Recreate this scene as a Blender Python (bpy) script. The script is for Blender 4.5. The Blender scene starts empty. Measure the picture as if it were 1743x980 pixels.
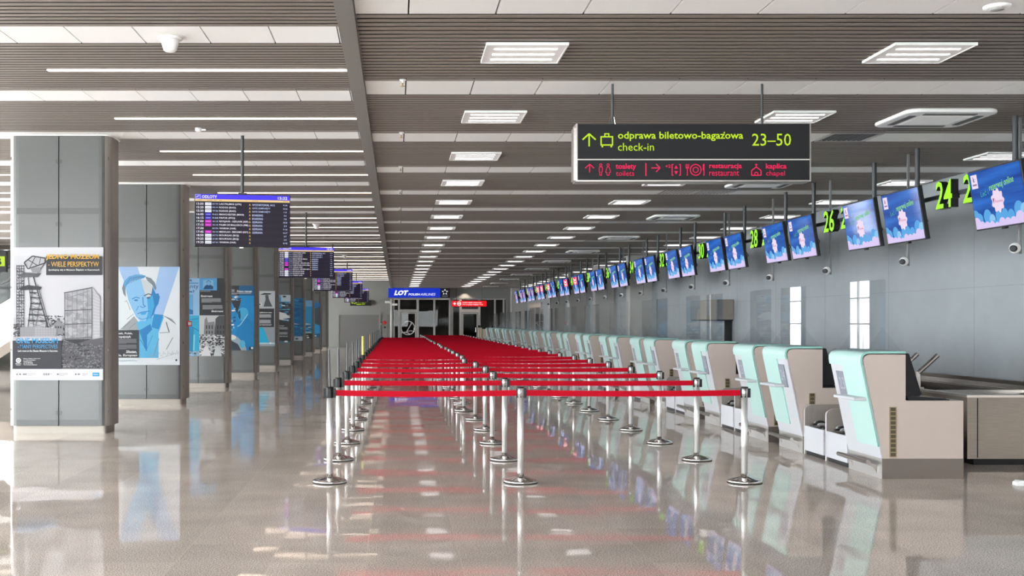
import bpy, math, random
from mathutils import Vector, Matrix
R = math.radians
rnd = random.Random(7)
sc = bpy.context.scene
COL = sc.collection

# ---------------------------------------------------------------- camera, world, exposure
FPX, VX, VY, CAMH = 1950.0, 676.0, 548.0, 1.6
cam = bpy.data.cameras.new('camera'); cam_o = bpy.data.objects.new('camera', cam); COL.objects.link(cam_o)
cam.sensor_fit = 'HORIZONTAL'; cam.sensor_width = 36.0; cam.lens = FPX / 1743.0 * 36.0
cam.shift_x = (871.5 - VX) / 1743.0; cam.shift_y = (VY - 490.0) / 1743.0
cam.clip_end = 400
cam_o.location = (0, 0, CAMH); cam_o.rotation_euler = (R(90), 0, 0)
sc.camera = cam_o
w = bpy.data.worlds.new('daylight'); sc.world = w; w.use_nodes = True
bg = w.node_tree.nodes['Background']; bg.inputs[0].default_value = (0.93, 0.965, 1.0, 1); bg.inputs[1].default_value = 13.0
sc.view_settings.view_transform = 'Standard'; sc.view_settings.look = 'None'
sc.view_settings.exposure = 0.62; sc.view_settings.gamma = 1.0
sc.view_settings.use_curve_mapping = False
sc.cycles.max_bounces = 10; sc.cycles.diffuse_bounces = 6; sc.cycles.glossy_bounces = 5; sc.cycles.transparent_max_bounces = 24
sc.cycles.sample_clamp_indirect = 6.0
E_STRIP, E_LINE = 3.6, 2.2

# main dimensions (metres; x right, y away, z up)
HL, HR = 1.6 + 2.68, 1.6 + 2.187          # left and right ceiling heights
BX0, BX1 = -0.43, -0.30                   # beam between them
XW = 8.32                                 # right wall
XL = -15.0                                # glazed facade on the left
YB, YF = -7.0, 74.0                       # facade behind, far wall
PITCH = 2.879
S0, L0 = 7.82, 9.26                       # first white stripe, first light row
def at(px, py, Y): return Vector(((px - VX) * Y / FPX, Y, CAMH - (py - VY) * Y / FPX))

# ---------------------------------------------------------------- materials
MATS = {}
def lin(c):
    return tuple((v / 12.92 if v <= 0.04045 else ((v + 0.055) / 1.055) ** 2.4) for v in c)
def hexc(h): return lin(tuple(int(h[i:i + 2], 16) / 255 for i in (0, 2, 4)))
def mat(name, col, rough=0.5, metal=0.0, spec=0.5, emit=None, es=0.0, noise=0.0, nscale=8.0, bump=0.0, coat=0.0, stretch=None):
    if name in MATS: return MATS[name]
    m = bpy.data.materials.new(name); m.use_nodes = True
    nt = m.node_tree; b = nt.nodes['Principled BSDF']
    b.inputs['Base Color'].default_value = (*col, 1); b.inputs['Roughness'].default_value = rough
    b.inputs['Metallic'].default_value = metal; b.inputs['Specular IOR Level'].default_value = spec
    b.inputs['Coat Weight'].default_value = coat; b.inputs['Coat Roughness'].default_value = 0.05
    if emit:
        b.inputs['Emission Color'].default_value = (*emit, 1); b.inputs['Emission Strength'].default_value = es
    if noise or bump:
        tc = nt.nodes.new('ShaderNodeTexCoord'); mp = nt.nodes.new('ShaderNodeMapping')
        nt.links.new(tc.outputs['Object'], mp.inputs[0])
        if stretch: mp.inputs['Scale'].default_value = stretch
        n = nt.nodes.new('ShaderNodeTexNoise'); n.inputs['Scale'].default_value = nscale; n.inputs['Detail'].default_value = 5
        nt.links.new(mp.outputs[0], n.inputs['Vector'])
        if noise:
            r = nt.nodes.new('ShaderNodeMapRange'); r.inputs[1].default_value = 0.3; r.inputs[2].default_value = 0.7
            r.inputs[3].default_value = 1 - noise; r.inputs[4].default_value = 1 + noise
            nt.links.new(n.outputs[0], r.inputs[0])
            v = nt.nodes.new('ShaderNodeVectorMath'); v.operation = 'SCALE'; v.inputs[0].default_value = col
            nt.links.new(r.outputs[0], v.inputs['Scale']); nt.links.new(v.outputs[0], b.inputs['Base Color'])
        if bump:
            bp = nt.nodes.new('ShaderNodeBump'); bp.inputs['Strength'].default_value = bump; bp.inputs['Distance'].default_value = 0.01
            nt.links.new(n.outputs[0], bp.inputs['Height']); nt.links.new(bp.outputs[0], b.inputs['Normal'])
    MATS[name] = m
    return m
def ink(h): return mat('ink_' + h, tuple(0.60 * v for v in hexc(h)), 0.5, spec=0.3)
def glow(h, s=1.0): return mat('glow_%s_%g' % (h, s), (0.01, 0.01, 0.01), 0.4, spec=0.12, emit=hexc(h), es=s * 0.67)

def glass_mat(name, tint, refl, rough=0.0, ior=1.5):
    m = bpy.data.materials.new(name); m.use_nodes = True; nt = m.node_tree; nt.nodes.clear()
    out = nt.nodes.new('ShaderNodeOutputMaterial'); mx = nt.nodes.new('ShaderNodeMixShader')
    tr = nt.nodes.new('ShaderNodeBsdfTransparent'); gl = nt.nodes.new('ShaderNodeBsdfGlossy')
    tr.inputs[0].default_value = (*tint, 1); gl.inputs['Roughness'].default_value = rough
    fr = nt.nodes.new('ShaderNodeFresnel'); geo = nt.nodes.new('ShaderNodeNewGeometry'); io = nt.nodes.new('ShaderNodeMapRange')
    io.inputs[3].default_value = ior; io.inputs[4].default_value = 1 / ior
    nt.links.new(geo.outputs['Backfacing'], io.inputs[0]); nt.links.new(io.outputs[0], fr.inputs[0])
    ad = nt.nodes.new('ShaderNodeMath'); ad.operation = 'MULTIPLY_ADD'; ad.inputs[1].default_value = 1.0; ad.inputs[2].default_value = refl
    ad.use_clamp = True
    nt.links.new(fr.outputs[0], ad.inputs[0]); nt.links.new(ad.outputs[0], mx.inputs[0])
    nt.links.new(tr.outputs[0], mx.inputs[1]); nt.links.new(gl.outputs[0], mx.inputs[2]); nt.links.new(mx.outputs[0], out.inputs[0])
    MATS[name] = m
    return m

def floor_mat():
    m = bpy.data.materials.new('polished_granite'); m.use_nodes = True; nt = m.node_tree; L = nt.links
    b = nt.nodes['Principled BSDF']
    N = nt.nodes.new
    tc = N('ShaderNodeTexCoord')
    # joints: .635 m wide, 1.05 m long tiles, running bond along y
    mp = N('ShaderNodeMapping'); mp.inputs['Rotation'].default_value = (0, 0, R(90)); mp.inputs['Location'].default_value = (0.0, 0.208, 0)
    L.new(tc.outputs['Object'], mp.inputs[0])
    br = N('ShaderNodeTexBrick'); br.inputs['Scale'].default_value = 1.0; br.offset = 0.5; br.squash = 1.0
    br.inputs['Brick Width'].default_value = 1.27; br.inputs['Row Height'].default_value = 0.635
    br.inputs['Mortar Size'].default_value = 0.0028; br.inputs['Mortar Smooth'].default_value = 0.0; br.inputs['Bias'].default_value = 0.0
    br.inputs['Color1'].default_value = (0, 0, 0, 1); br.inputs['Color2'].default_value = (1, 1, 1, 1); br.inputs['Mortar'].default_value = (0.5, 0.5, 0.5, 1)
    L.new(mp.outputs[0], br.inputs['Vector'])
    n1 = N('ShaderNodeTexNoise'); n1.inputs['Scale'].default_value = 105; n1.inputs['Detail'].default_value = 3; L.new(tc.outputs['Object'], n1.inputs['Vector'])
    n2 = N('ShaderNodeTexNoise'); n2.inputs['Scale'].default_value = 1.6; n2.inputs['Detail'].default_value = 4; L.new(tc.outputs['Object'], n2.inputs['Vector'])
    cr = N('ShaderNodeValToRGB'); e = cr.color_ramp.elements
    e[0].position = 0.36; e[0].color = (0.36, 0.285, 0.24, 1); e[1].position = 0.62; e[1].color = (0.98, 0.885, 0.81, 1)
    L.new(n1.outputs[0], cr.inputs[0])
    mr = N('ShaderNodeMapRange'); mr.inputs[1].default_value = 0.3; mr.inputs[2].default_value = 0.7; mr.inputs[3].default_value = 0.9; mr.inputs[4].default_value = 1.1
    L.new(n2.outputs[0], mr.inputs[0])
    tv = N('ShaderNodeMapRange'); tv.inputs[3].default_value = 0.93; tv.inputs[4].default_value = 1.07; L.new(br.outputs['Color'], tv.inputs[0])
    mu = N('ShaderNodeMath'); mu.operation = 'MULTIPLY'; L.new(mr.outputs[0], mu.inputs[0]); L.new(tv.outputs[0], mu.inputs[1])
    sv = N('ShaderNodeVectorMath'); sv.operation = 'SCALE'; L.new(cr.outputs[0], sv.inputs[0]); L.new(mu.outputs[0], sv.inputs['Scale'])
    mx = N('ShaderNodeMix'); mx.data_type = 'RGBA'; mx.inputs[7].default_value = (0.80, 0.68, 0.58, 1)
    L.new(br.outputs['Fac'], mx.inputs[0]); L.new(sv.outputs[0], mx.inputs[6]); L.new(mx.outputs[2], b.inputs['Base Color'])
    b.inputs['Roughness'].default_value = 0.03; b.inputs['Roughness'].default_value = 0.03; b.inputs['Specular IOR Level'].default_value = 0.26
    # every tile leans a hair its own way, and the polish is wavy
    wn = N('ShaderNodeTexWhiteNoise'); wn.noise_dimensions = '1D'; L.new(br.outputs['Color'], wn.inputs['W'])
    s1 = N('ShaderNodeVectorMath'); s1.operation = 'SUBTRACT'; s1.inputs[1].default_value = (0.5, 0.5, 0.5); L.new(wn.outputs['Color'], s1.inputs[0])
    s2 = N('ShaderNodeVectorMath'); s2.operation = 'MULTIPLY'; s2.inputs[1].default_value = (0.003, 0.005, 0); L.new(s1.outputs[0], s2.inputs[0])
    n3 = N('ShaderNodeTexNoise'); n3.inputs['Scale'].default_value = 2.2; n3.inputs['Detail'].default_value = 4; mp3 = N('ShaderNodeMapping'); mp3.inputs['Scale'].default_value = (0.7, 2.2, 1); L.new(tc.outputs['Object'], mp3.inputs[0]); L.new(mp3.outputs[0], n3.inputs['Vector'])
    s3 = N('ShaderNodeVectorMath'); s3.operation = 'SUBTRACT'; s3.inputs[1].default_value = (0.5, 0.5, 0.5); L.new(n3.outputs['Color'], s3.inputs[0])
    s4 = N('ShaderNodeVectorMath'); s4.operation = 'MULTIPLY'; s4.inputs[1].default_value = (0.002, 0.010, 0); L.new(s3.outputs[0], s4.inputs[0])
    a1 = N('ShaderNodeVectorMath'); L.new(s2.outputs[0], a1.inputs[0]); L.new(s4.outputs[0], a1.inputs[1])
    geo = N('ShaderNodeNewGeometry'); a2 = N('ShaderNodeVectorMath'); L.new(geo.outputs['Normal'], a2.inputs[0]); L.new(a1.outputs[0], a2.inputs[1])
    nn = N('ShaderNodeVectorMath'); nn.operation = 'NORMALIZE'; L.new(a2.outputs[0], nn.inputs[0]); L.new(nn.outputs[0], b.inputs['Normal'])
    return m

M_floor = floor_mat()
M_tile = mat('white_ceiling_tile', (0.88, 0.87, 0.86), 0.8)
M_slat = mat('taupe_slat', (0.215, 0.18, 0.157), 0.5)
M_back = mat('painted_gap_shade', (0.022, 0.02, 0.018), 0.9)  # near-black backing; shade of the slat gaps is put into its colour
M_beam = mat('grey_beam_paint', (0.18, 0.175, 0.165), 0.5)
M_wall = mat('grey_wall_panel', (0.268, 0.29, 0.305), 0.42, noise=0.05, nscale=2.0)
M_wallf = mat('far_wall_paint', (0.24, 0.238, 0.23), 0.6)
M_joint = mat('panel_joint', (0.225, 0.245, 0.255), 0.6)
M_pil = mat('pillar_plaster', (0.44, 0.43, 0.41), 0.6)
M_steel = mat('brushed_steel', (0.58, 0.55, 0.52), 0.28, 1.0, noise=0.10, nscale=6, stretch=(1, 1, 40))
M_dsteel = mat('dark_brushed_steel', (0.27, 0.24, 0.215), 0.36, 1.0, noise=0.10, nscale=5, stretch=(1, 1, 30))
M_chrome = mat('polished_chrome', (0.80, 0.78, 0.76), 0.08, 1.0)
M_tube = mat('satin_steel_tube', (0.86, 0.85, 0.84), 0.42, 0.8)
M_black = mat('black_plastic', (0.016, 0.016, 0.018), 0.42, spec=0.25)
M_dark = mat('dark_coated_metal', (0.03, 0.034, 0.04), 0.4)
M_rub = mat('black_rubber', (0.02, 0.02, 0.02), 0.7)
M_red = mat('red_webbing', (0.43, 0.0, 0.013), 0.6, spec=0.12)
M_mint = mat('mint_solid_surface', (0.44, 0.635, 0.595), 0.3)
M_minte = mat('mint_edge', (0.28, 0.54, 0.47), 0.35)
M_white = mat('white_laminate', (0.54, 0.545, 0.575), 0.3)
M_beige = mat('greige_laminate', (0.50, 0.418, 0.37), 0.45, noise=0.02, nscale=3)
M_kick = mat('desk_kickplate', (0.21, 0.182, 0.162), 0.4, 0.8)
M_rail = mat('brushed_rail', (0.40, 0.37, 0.34), 0.3, 1.0)
M_brass = mat('brass_grille', (0.33, 0.26, 0.15), 0.4, 0.7)
M_brassd = mat('brass_grille_hole', (0.10, 0.08, 0.05), 0.5, 0.4)
M_plate = mat('slate_number_plate', (0.22, 0.23, 0.28), 0.4)
M_pw = mat('white_plastic', (0.86, 0.86, 0.85), 0.4)
M_grey = mat('grey_plastic', (0.35, 0.35, 0.35), 0.5)
M_vent = mat('grey_vent_slot', (0.10, 0.10, 0.10), 0.6)
M_colp = mat('grey_column_panel', (0.072, 0.073, 0.071), 0.34, noise=0.05, nscale=1.2, coat=0.08)
M_cols = mat('bronze_column_edge', (0.27, 0.24, 0.218), 0.4, 0.3)
M_colb = mat('column_band', (0.045, 0.045, 0.044), 0.35)
M_yel = mat('yellow_sleeve', (0.72, 0.62, 0.12), 0.5)
M_org = mat('orange_stick', (0.45, 0.22, 0.07), 0.5)
M_glass = glass_mat('clear_acrylic', (0.955, 0.965, 0.97), 0.0, ior=1.19)
M_gfoot = glass_mat('clear_acrylic_foot', (0.96, 0.97, 0.975), 0.0, ior=1.15)
M_fglass = glass_mat('facade_glass', (0.97, 0.985, 0.98), 0.0)
M_tglass = glass_mat('tinted_partition_glass', (0.74, 0.75, 0.74), 0.0, ior=1.2)
M_alu = mat('aluminium_frame', (0.46, 0.44, 0.42), 0.4, 0.3)
M_shut = mat('roller_shutter', (0.16, 0.155, 0.15), 0.55)
M_strip = mat('led_strip', (0.9, 0.85, 0.8), 0.4, emit=(1.0, 0.80, 0.64), es=E_STRIP)
M_line = mat('led_line', (0.9, 0.9, 0.9), 0.4, emit=(1.0, 0.93, 0.92), es=E_LINE)
M_lpan = mat('luminaire_panel', (0.82, 0.80, 0.80), 0.5, emit=(1.0, 0.95, 0.93), es=0.05)
M_green = glow('9cff1e', 1.25)
M_signbk = mat('sign_black', (0.020, 0.020, 0.022), 0.4, spec=0.12)
M_gtext = glow('c8f01e', 0.95)
M_ptext = glow('f0125a', 0.95)

# ---------------------------------------------------------------- mesh builder
class MB:
    def __init__(s): s.v = []; s.f = []; s.m = []; s.s = []; s.mats = []
    def mi(s, m):
        if m not in s.mats: s.mats.append(m)
        return s.mats.index(m)
    def add(s, vs, fs, m, smooth=False):
        o = len(s.v); s.v += [tuple(v) for v in vs]; i = s.mi(m)
        for f in fs: s.f.append(tuple(o + k for k in f)); s.m.append(i); s.s.append(smooth)
        return s
    def box(s, x0, x1, y0, y1, z0, z1, m):
        vs = [(x0, y0, z0), (x1, y0, z0), (x1, y1, z0), (x0, y1, z0), (x0, y0, z1), (x1, y0, z1), (x1, y1, z1), (x0, y1, z1)]
        return s.add(vs, [(0, 3, 2, 1), (4, 5, 6, 7), (0, 1, 5, 4), (1, 2, 6, 5), (2, 3, 7, 6), (3, 0, 4, 7)], m)
    def prism(s, pts, y0, y1, m, m_edge=None):
        """pts: closed (x,z) outline; extruded along y"""
        n = len(pts); a = sum(pts[i][0] * pts[(i + 1) % n][1] - pts[(i + 1) % n][0] * pts[i][1] for i in range(n))
        if a < 0: pts = pts[::-1]
        vs = [(x, y0, z) for x, z in pts] + [(x, y1, z) for x, z in pts]
        s.add(vs, [tuple(range(n)), tuple(range(2 * n - 1, n - 1, -1))], m)
        o = len(s.v) - 2 * n; i = s.mi(m_edge or m)
        for k in range(n):
            j = (k + 1) % n; s.f.append((o + k, o + n + k, o + n + j, o + j)); s.m.append(i); s.s.append(False)
        return s
    def vprism(s, pts, z0, z1, m):
        """pts: closed (x,y) outline, extruded up"""
        n = len(pts); a = sum(pts[i][0] * pts[(i + 1) % n][1] - pts[(i + 1) % n][0] * pts[i][1] for i in range(n))
        if a < 0: pts = pts[::-1]
        vs = [(x, y, z0) for x, y in pts] + [(x, y, z1) for x, y in pts]
        fs = [tuple(range(n - 1, -1, -1)), tuple(range(n, 2 * n))] + [(k, (k + 1) % n, n + (k + 1) % n, n + k) for k in range(n)]
        return s.add(vs, fs, m)
    def lathe(s, prof, m, n=20, c=(0, 0, 0), smooth=True):
        vs = []; fs = []
        for r, z in prof:
            for k in range(n):
                a = 2 * math.pi * k / n; vs.append((c[0] + r * math.cos(a), c[1] + r * math.sin(a), c[2] + z))
        for i in range(len(prof) - 1):
            for k in range(n):
                j = (k + 1) % n; fs.append((i * n + k, i * n + j, (i + 1) * n + j, (i + 1) * n + k))
        s.add(vs, fs, m, smooth)
        o = len(s.v) - len(vs); i = s.mi(m)
        s.f.append(tuple(o + k for k in range(n - 1, -1, -1))); s.m.append(i); s.s.append(False)
        e = o + (len(prof) - 1) * n
        s.f.append(tuple(e + k for k in range(n))); s.m.append(i); s.s.append(False)
        return s
    def tube(s, path, r, m, n=10):
        P = [Vector(p) for p in path]; vs = []; fs = []
        for i, p in enumerate(P):
            d = (P[min(i + 1, len(P) - 1)] - P[max(i - 1, 0)]).normalized()
            u = d.cross(Vector((0, 0, 1)) if abs(d.z) < 0.9 else Vector((1, 0, 0))).normalized(); v = d.cross(u)
            rr = r[i] if isinstance(r, (list, tuple)) else r
            for k in range(n):
                a = 2 * math.pi * k / n; vs.append(p + (u * math.cos(a) + v * math.sin(a)) * rr)
        for i in range(len(P) - 1):
            for k in range(n):
                j = (k + 1) % n; fs.append((i * n + k, (i + 1) * n + k, (i + 1) * n + j, i * n + j))
        s.add(vs, fs, m, True)
        s.add(vs[:n], [tuple(range(n))], m); s.add(vs[-n:], [tuple(range(n - 1, -1, -1))], m)
        return s
    def build(s, name, parent=None, loc=None, bevel=0.0, rot=None):
        me = bpy.data.meshes.new(name); me.from_pydata(s.v, [], s.f)
        for m in s.mats: me.materials.append(m)
        me.polygons.foreach_set('material_index', s.m); me.polygons.foreach_set('use_smooth', s.s); me.update()
        o = bpy.data.objects.new(name, me); COL.objects.link(o)
        if parent: o.parent = parent
        if loc is not None: o.location = loc
        if rot is not None: o.rotation_euler = rot
        if bevel:
            b = o.modifiers.new('bevel', 'BEVEL'); b.width = bevel; b.segments = 2; b.limit_method = 'ANGLE'; b.angle_limit = R(40)
        return o

def rrect(x0, x1, y0, y1, r, n=5):
    pts = []
    for cx, cy, a0 in ((x1 - r, y1 - r, 0), (x0 + r, y1 - r, 90), (x0 + r, y0 + r, 180), (x1 - r, y0 + r, 270)):
        for k in range(n + 1):
            a = R(a0 + 90 * k / n); pts.append((cx + r * math.cos(a), cy + r * math.sin(a)))
    return pts

TXT = {}
def text_geo(st, bold=0.0, extrude=0.0):
    k = (st, bold, extrude)
    if k not in TXT:
        cu = bpy.data.curves.new('lettering', 'FONT'); cu.body = st; cu.size = 1.0; cu.resolution_u = 2; cu.offset = bold; cu.extrude = extrude
        o = bpy.data.objects.new('lettering', cu)
        me = bpy.data.meshes.new_from_object(o)
        vs = [tuple(v.co) for v in me.vertices]; fs = [tuple(p.vertices) for p in me.polygons]
        bpy.data.objects.remove(o); bpy.data.curves.remove(cu); bpy.data.meshes.remove(me)
        xs = [v[0] for v in vs] or [0, 1]; ys = [v[1] for v in vs] or [0, 1]
        TXT[k] = (vs, fs, min(xs), max(xs), min(ys), max(ys))
    return TXT[k]

class G:
    """flat print: 2-D shapes given in a frame (fx0,fx1 | fy0 top, fy1 bottom) laid on a w x h face looking to -y, origin at its centre"""
    def __init__(s, mb, w, h, frame, y=0.0, eps=0.0008):
        s.mb = mb; s.w = w; s.h = h; s.fr = frame; s.y = y; s.e = eps; s.n = 0
    def P(s, x, y, lift):
        a, b, c, d = s.fr
        return ((x - a) / (b - a) * s.w - s.w / 2, s.y - lift, s.h / 2 - (y - c) / (d - c) * s.h)
    def lift(s): s.n += 1; return s.e * (1 + s.n * 0.05)
    def poly(s, pts, m):
        l = s.lift(); a, b, c, d = s.fr
        pts = [(min(max(x, a), b), min(max(y, c), d)) for x, y in pts]
        ar = sum(pts[i][0] * pts[(i + 1) % len(pts)][1] - pts[(i + 1) % len(pts)][0] * pts[i][1] for i in range(len(pts)))
        if ar > 0: pts = pts[::-1]
        s.mb.add([s.P(x, y, l) for x, y in pts], [tuple(range(len(pts)))], m)
    def rect(s, x0, y0, x1, y1, m): s.poly([(x0, y0), (x1, y0), (x1, y1), (x0, y1)], m)
    def ell(s, cx, cy, rx, ry, m, n=24, a0=0, a1=360): s.poly([(cx + rx * math.cos(R(a0 + (a1 - a0) * k / n)), cy + ry * math.sin(R(a0 + (a1 - a0) * k / n))) for k in range(n + (a1 - a0 != 360))], m)
    def ring(s, cx, cy, r, t, m, n=28, k=1.0):
        l = s.lift(); vs = []
        for q in range(n):
            a = 2 * math.pi * q / n
            vs += [s.P(cx + (r - t) * math.cos(a), cy + (r - t) * k * math.sin(a), l), s.P(cx + r * math.cos(a), cy + r * k * math.sin(a), l)]
        s.mb.add(vs, [(2 * q, 2 * ((q + 1) % n), 2 * ((q + 1) % n) + 1, 2 * q + 1) for q in range(n)], m)
    def line(s, x0, y0, x1, y1, t, m):
        d = math.hypot(x1 - x0, y1 - y0) or 1; ux, uy = -(y1 - y0) / d * t / 2, (x1 - x0) / d * t / 2
        s.poly([(x0 + ux, y0 + uy), (x1 + ux, y1 + uy), (x1 - ux, y1 - uy), (x0 - ux, y0 - uy)], m)
    def lines(s, pts, t, m):
        for (a, b), (c, d) in zip(pts, pts[1:]): s.line(a, b, c, d, t, m)
    def text(s, st, x0, x1, y0, y1, m, bold=0.0, slope=0.0, skew=0.0):
        """fit the string to the box; slope = drop over the whole width"""
        vs, fs, a, b, c, d = text_geo(st, bold); l = s.lift(); out = []
        for x, y, z in vs:
            u = (x - a) / ((b - a) or 1); v = (y - c) / ((d - c) or 1)
            out.append(s.P(x0 + (x1 - x0) * u + skew * v, y1 + (y0 - y1) * v + slope * u, l))
        s.mb.add(out, fs, m)

# ---------------------------------------------------------------- tagging
ONES = 'zeroth first second third fourth fifth sixth seventh eighth ninth tenth eleventh twelfth thirteenth fourteenth fifteenth sixteenth seventeenth eighteenth nineteenth'.split()
def ordn(n):
    if n < 20: return ONES[n]
    t = {2: ('twenty', 'twentieth'), 3: ('thirty', 'thirtieth'), 4: ('forty', 'fortieth')}[n // 10]
    return t[1] if n % 10 == 0 else t[0] + '-' + ONES[n % 10]
def tag(o, label, cat, group=None, kind=None):
    o['label'] = label; o['category'] = cat
    if group: o['group'] = group
    if kind: o['kind'] = kind
    return o
def struct(o, label=None):
    o['kind'] = 'structure'
    if label: o['label'] = label
    return o
def empty(name, loc, rot=(0, 0, 0)):
    o = bpy.data.objects.new(name, None); COL.objects.link(o); o.location = loc; o.rotation_euler = rot; o.empty_display_size = 0.1
    return o
def dup(root, loc, rot=None):
    r = root.copy(); COL.objects.link(r); r.location = loc
    if rot is not None: r.rotation_euler = rot
    for ch in list(root.children):
        c = ch.copy(); COL.objects.link(c); c.parent = r
        for g in list(ch.children):
            d = g.copy(); COL.objects.link(d); d.parent = c
    return r

# ================================================================ SHELL
struct(MB().box(XL - 1, XW + 0.3, YB, YF + 6, -0.15, 0.0, M_floor).build('floor'), 'polished beige granite floor tiles')
NB = 26
slR, tlR, slL, tlL = MB(), MB(), MB(), MB()
vents = {2: (5.05,), 4: (4.42, 5.04), 6: (4.42, 5.04), 8: (5.04,), 10: (4.42,), 12: (5.04,)}
TW = 0.62
for k in range(-5, 24):
    yc = S0 + PITCH * k
    if yc > YF: break
    y0, y1 = yc - TW / 2, yc + TW / 2
    # right tiles
    x = 0.08 - TW; first = True
    while x < XW:
        a, b = max(x, BX1) + 0.006, min(x + TW, XW) - 0.006
        if b - a > 0.03 and not any(abs((x + TW / 2) - v) < 0.3 for v in vents.get(k, ())):
            tlR.box(a, b, y0, y1, HR, HR + 0.02, M_tile)
        x += TW
    x = -0.55 - 0.0
    xs = [BX0, -0.55]
    while xs[-1] > XL: xs.append(xs[-1] - TW)
    for a, b in zip(xs[1:], xs): tlL.box(max(a, XL) + 0.006, b - 0.006, y0, y1, HL, HL + 0.02, M_tile)
    # slats of the following bay
    n = 20; g = (PITCH - TW) / n
    for j in range(n):
        sy = y1 + g * (j + 0.5)
        if sy + 0.05 > YF: break
        slR.box(BX1, XW, sy - 0.036, sy + 0.036, HR - 0.005, HR - 0.002, M_slat)
        slL.box(XL, BX0, sy - 0.036, sy + 0.036, HL - 0.005, HL - 0.002, M_slat)
struct(slR.build('ceiling_slats'), 'taupe slatted ceiling bays over the queue and desks')
struct(tlR.build('ceiling_tiles'), 'white tile stripes of the ceiling over the desks')
struct(slL.build('ceiling_slats'), 'taupe slatted ceiling bays above the columns')
struct(tlL.build('ceiling_tiles'), 'white tile stripes of the higher ceiling above the columns')
cb = MB(); cb.box(BX1, XW, YB, YF, HR + 0.09, HR + 0.2, M_back); cb.box(XL, BX0, YB, YF, HL + 0.09, HL + 0.2, M_back)
struct(cb.build('ceiling'), 'near-black sheet above the ceiling slats, painted as the shade in their gaps')
struct(MB().box(BX0, BX1, YB, YF, HR - 0.035, HL + 0.2, M_beam).build('ceiling_beam'), 'long grey beam where the two ceiling heights meet')

# right wall with skirting and joints
wr = MB(); wr.box(XW, XW + 0.25, YB, YF + 6, 0, HR + 0.2, M_wall)
for z in (2.1,): wr.box(XW - 0.002, XW, 2, 62, z - 0.004, z + 0.004, M_joint)
for i in range(24): wr.box(XW - 0.002, XW, 5 + 2.88 * i - 0.003, 5 + 2.88 * i + 0.003, 0.82, HR, M_joint)
struct(wr.build('wall_right'), 'long blue-grey panelled wall behind the desks')
struct(MB().box(XW - 0.02, XW, YB, 62, 0.0, 0.81, M_dsteel).build('baseboard_right'), 'tall steel skirting along the desk wall')
for i, y in enumerate((37.4, 43.95, 50.5, 57.0, 73.2)):
    p = MB().box(7.6 if i < 4 else 7.3, XW, y, y + 0.6, 0, HR + 0.05, M_pil).build('pillar'); struct(p)
    p['label'] = 'square plaster pillar projecting from the desk wall, %s along it' % ordn(i + 1); p['category'] = 'pillar'

# far wall
FW = MB()
FW.box(XL, -0.42, YF, YF + 0.3, 0, HL + 0.2, M_wallf)                       # left part
FW.box(-0.42, XW, YF, YF + 0.3, 3.12, HR + 0.2, M_wallf)                    # header
for x in (3.98, 5.4, 6.32): FW.box(x - 0.02, x + 0.02, YF - 0.004, YF, 3.12, HR, M_joint)
FW.box(7.0, XW, YF, YF + 0.3, 0, 3.12, M_wallf)
FW.box(3.42, 3.62, YF, YF + 0.3, 0, 3.12, M_wallf)
struct(FW.build('wall_far'), 'grey end wall of the hall')
bk = MB(); bk.box(-0.6, XW, YF + 4.5, YF + 4.7, 0, HR + 0.2, mat('back_room_wall', (0.34, 0.33, 0.32), 0.7)); bk.box(-0.6, -0.42, YF + 0.3, YF + 4.5, 0, HR + 0.2, M_wallf)
struct(bk.build('wall_back_room'), 'grey wall of the office behind the glazing')
struct(MB().box(-0.6, XW, YF + 0.3, YF + 4.7, HR - 0.05, HR + 0.1, M_pil).build('ceiling_back_room'))
def glazing(name, x0, x1, z0, z1, posts, rails, label):
    o = MB()
    o.box(x0, x1, YF + 0.13, YF + 0.15, z0, z1, M_tglass)
    r = struct(o.build(name), label)
    fr = MB()
    for a, b, c, d in posts: fr.box(a, b, YF + 0.05, YF + 0.2, c, d, M_alu)
    for a, b, c, d in rails: fr.box(a, b, YF + 0.055, YF + 0.195, c, d, M_alu)
    f = fr.build('window_frame', r)
    return r
k = YF / FPX
fx = lambda px: (px - VX) * k
fz = lambda py: CAMH - (py - VY) * k
glazing('window_3', fx(664), fx(766), 0, 3.12,
        [(fx(669.5), fx(671.5), 0, 3.12), (fx(677.5), fx(681), 0, 3.12), (fx(709), fx(713), 0, 3.12), (fx(737.5), fx(741), 0, 3.12), (fx(764), fx(767), 0, 3.12)],
        [(fx(664), fx(767), 3.04, 3.12), (fx(681), fx(709), fz(531), fz(526.5)), (fx(664), fx(767), 0, 0.06)], 'tinted glass front of the airline office')
glazing('window_4', fx(770), fx(862), 0, 3.12,
        [(fx(782), fx(786), 0, 3.12), (fx(814), fx(818), 0, 3.12), (fx(841), fx(844), 0, 3.12), (fx(856), fx(859), 0, 3.12)],
        [(fx(770), fx(862), 3.04, 3.12), (fx(786), fx(814), fz(531.5), fz(526)), (fx(770), fx(862), 0, 0.06)], 'tinted glazing beside the airline office')
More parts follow.
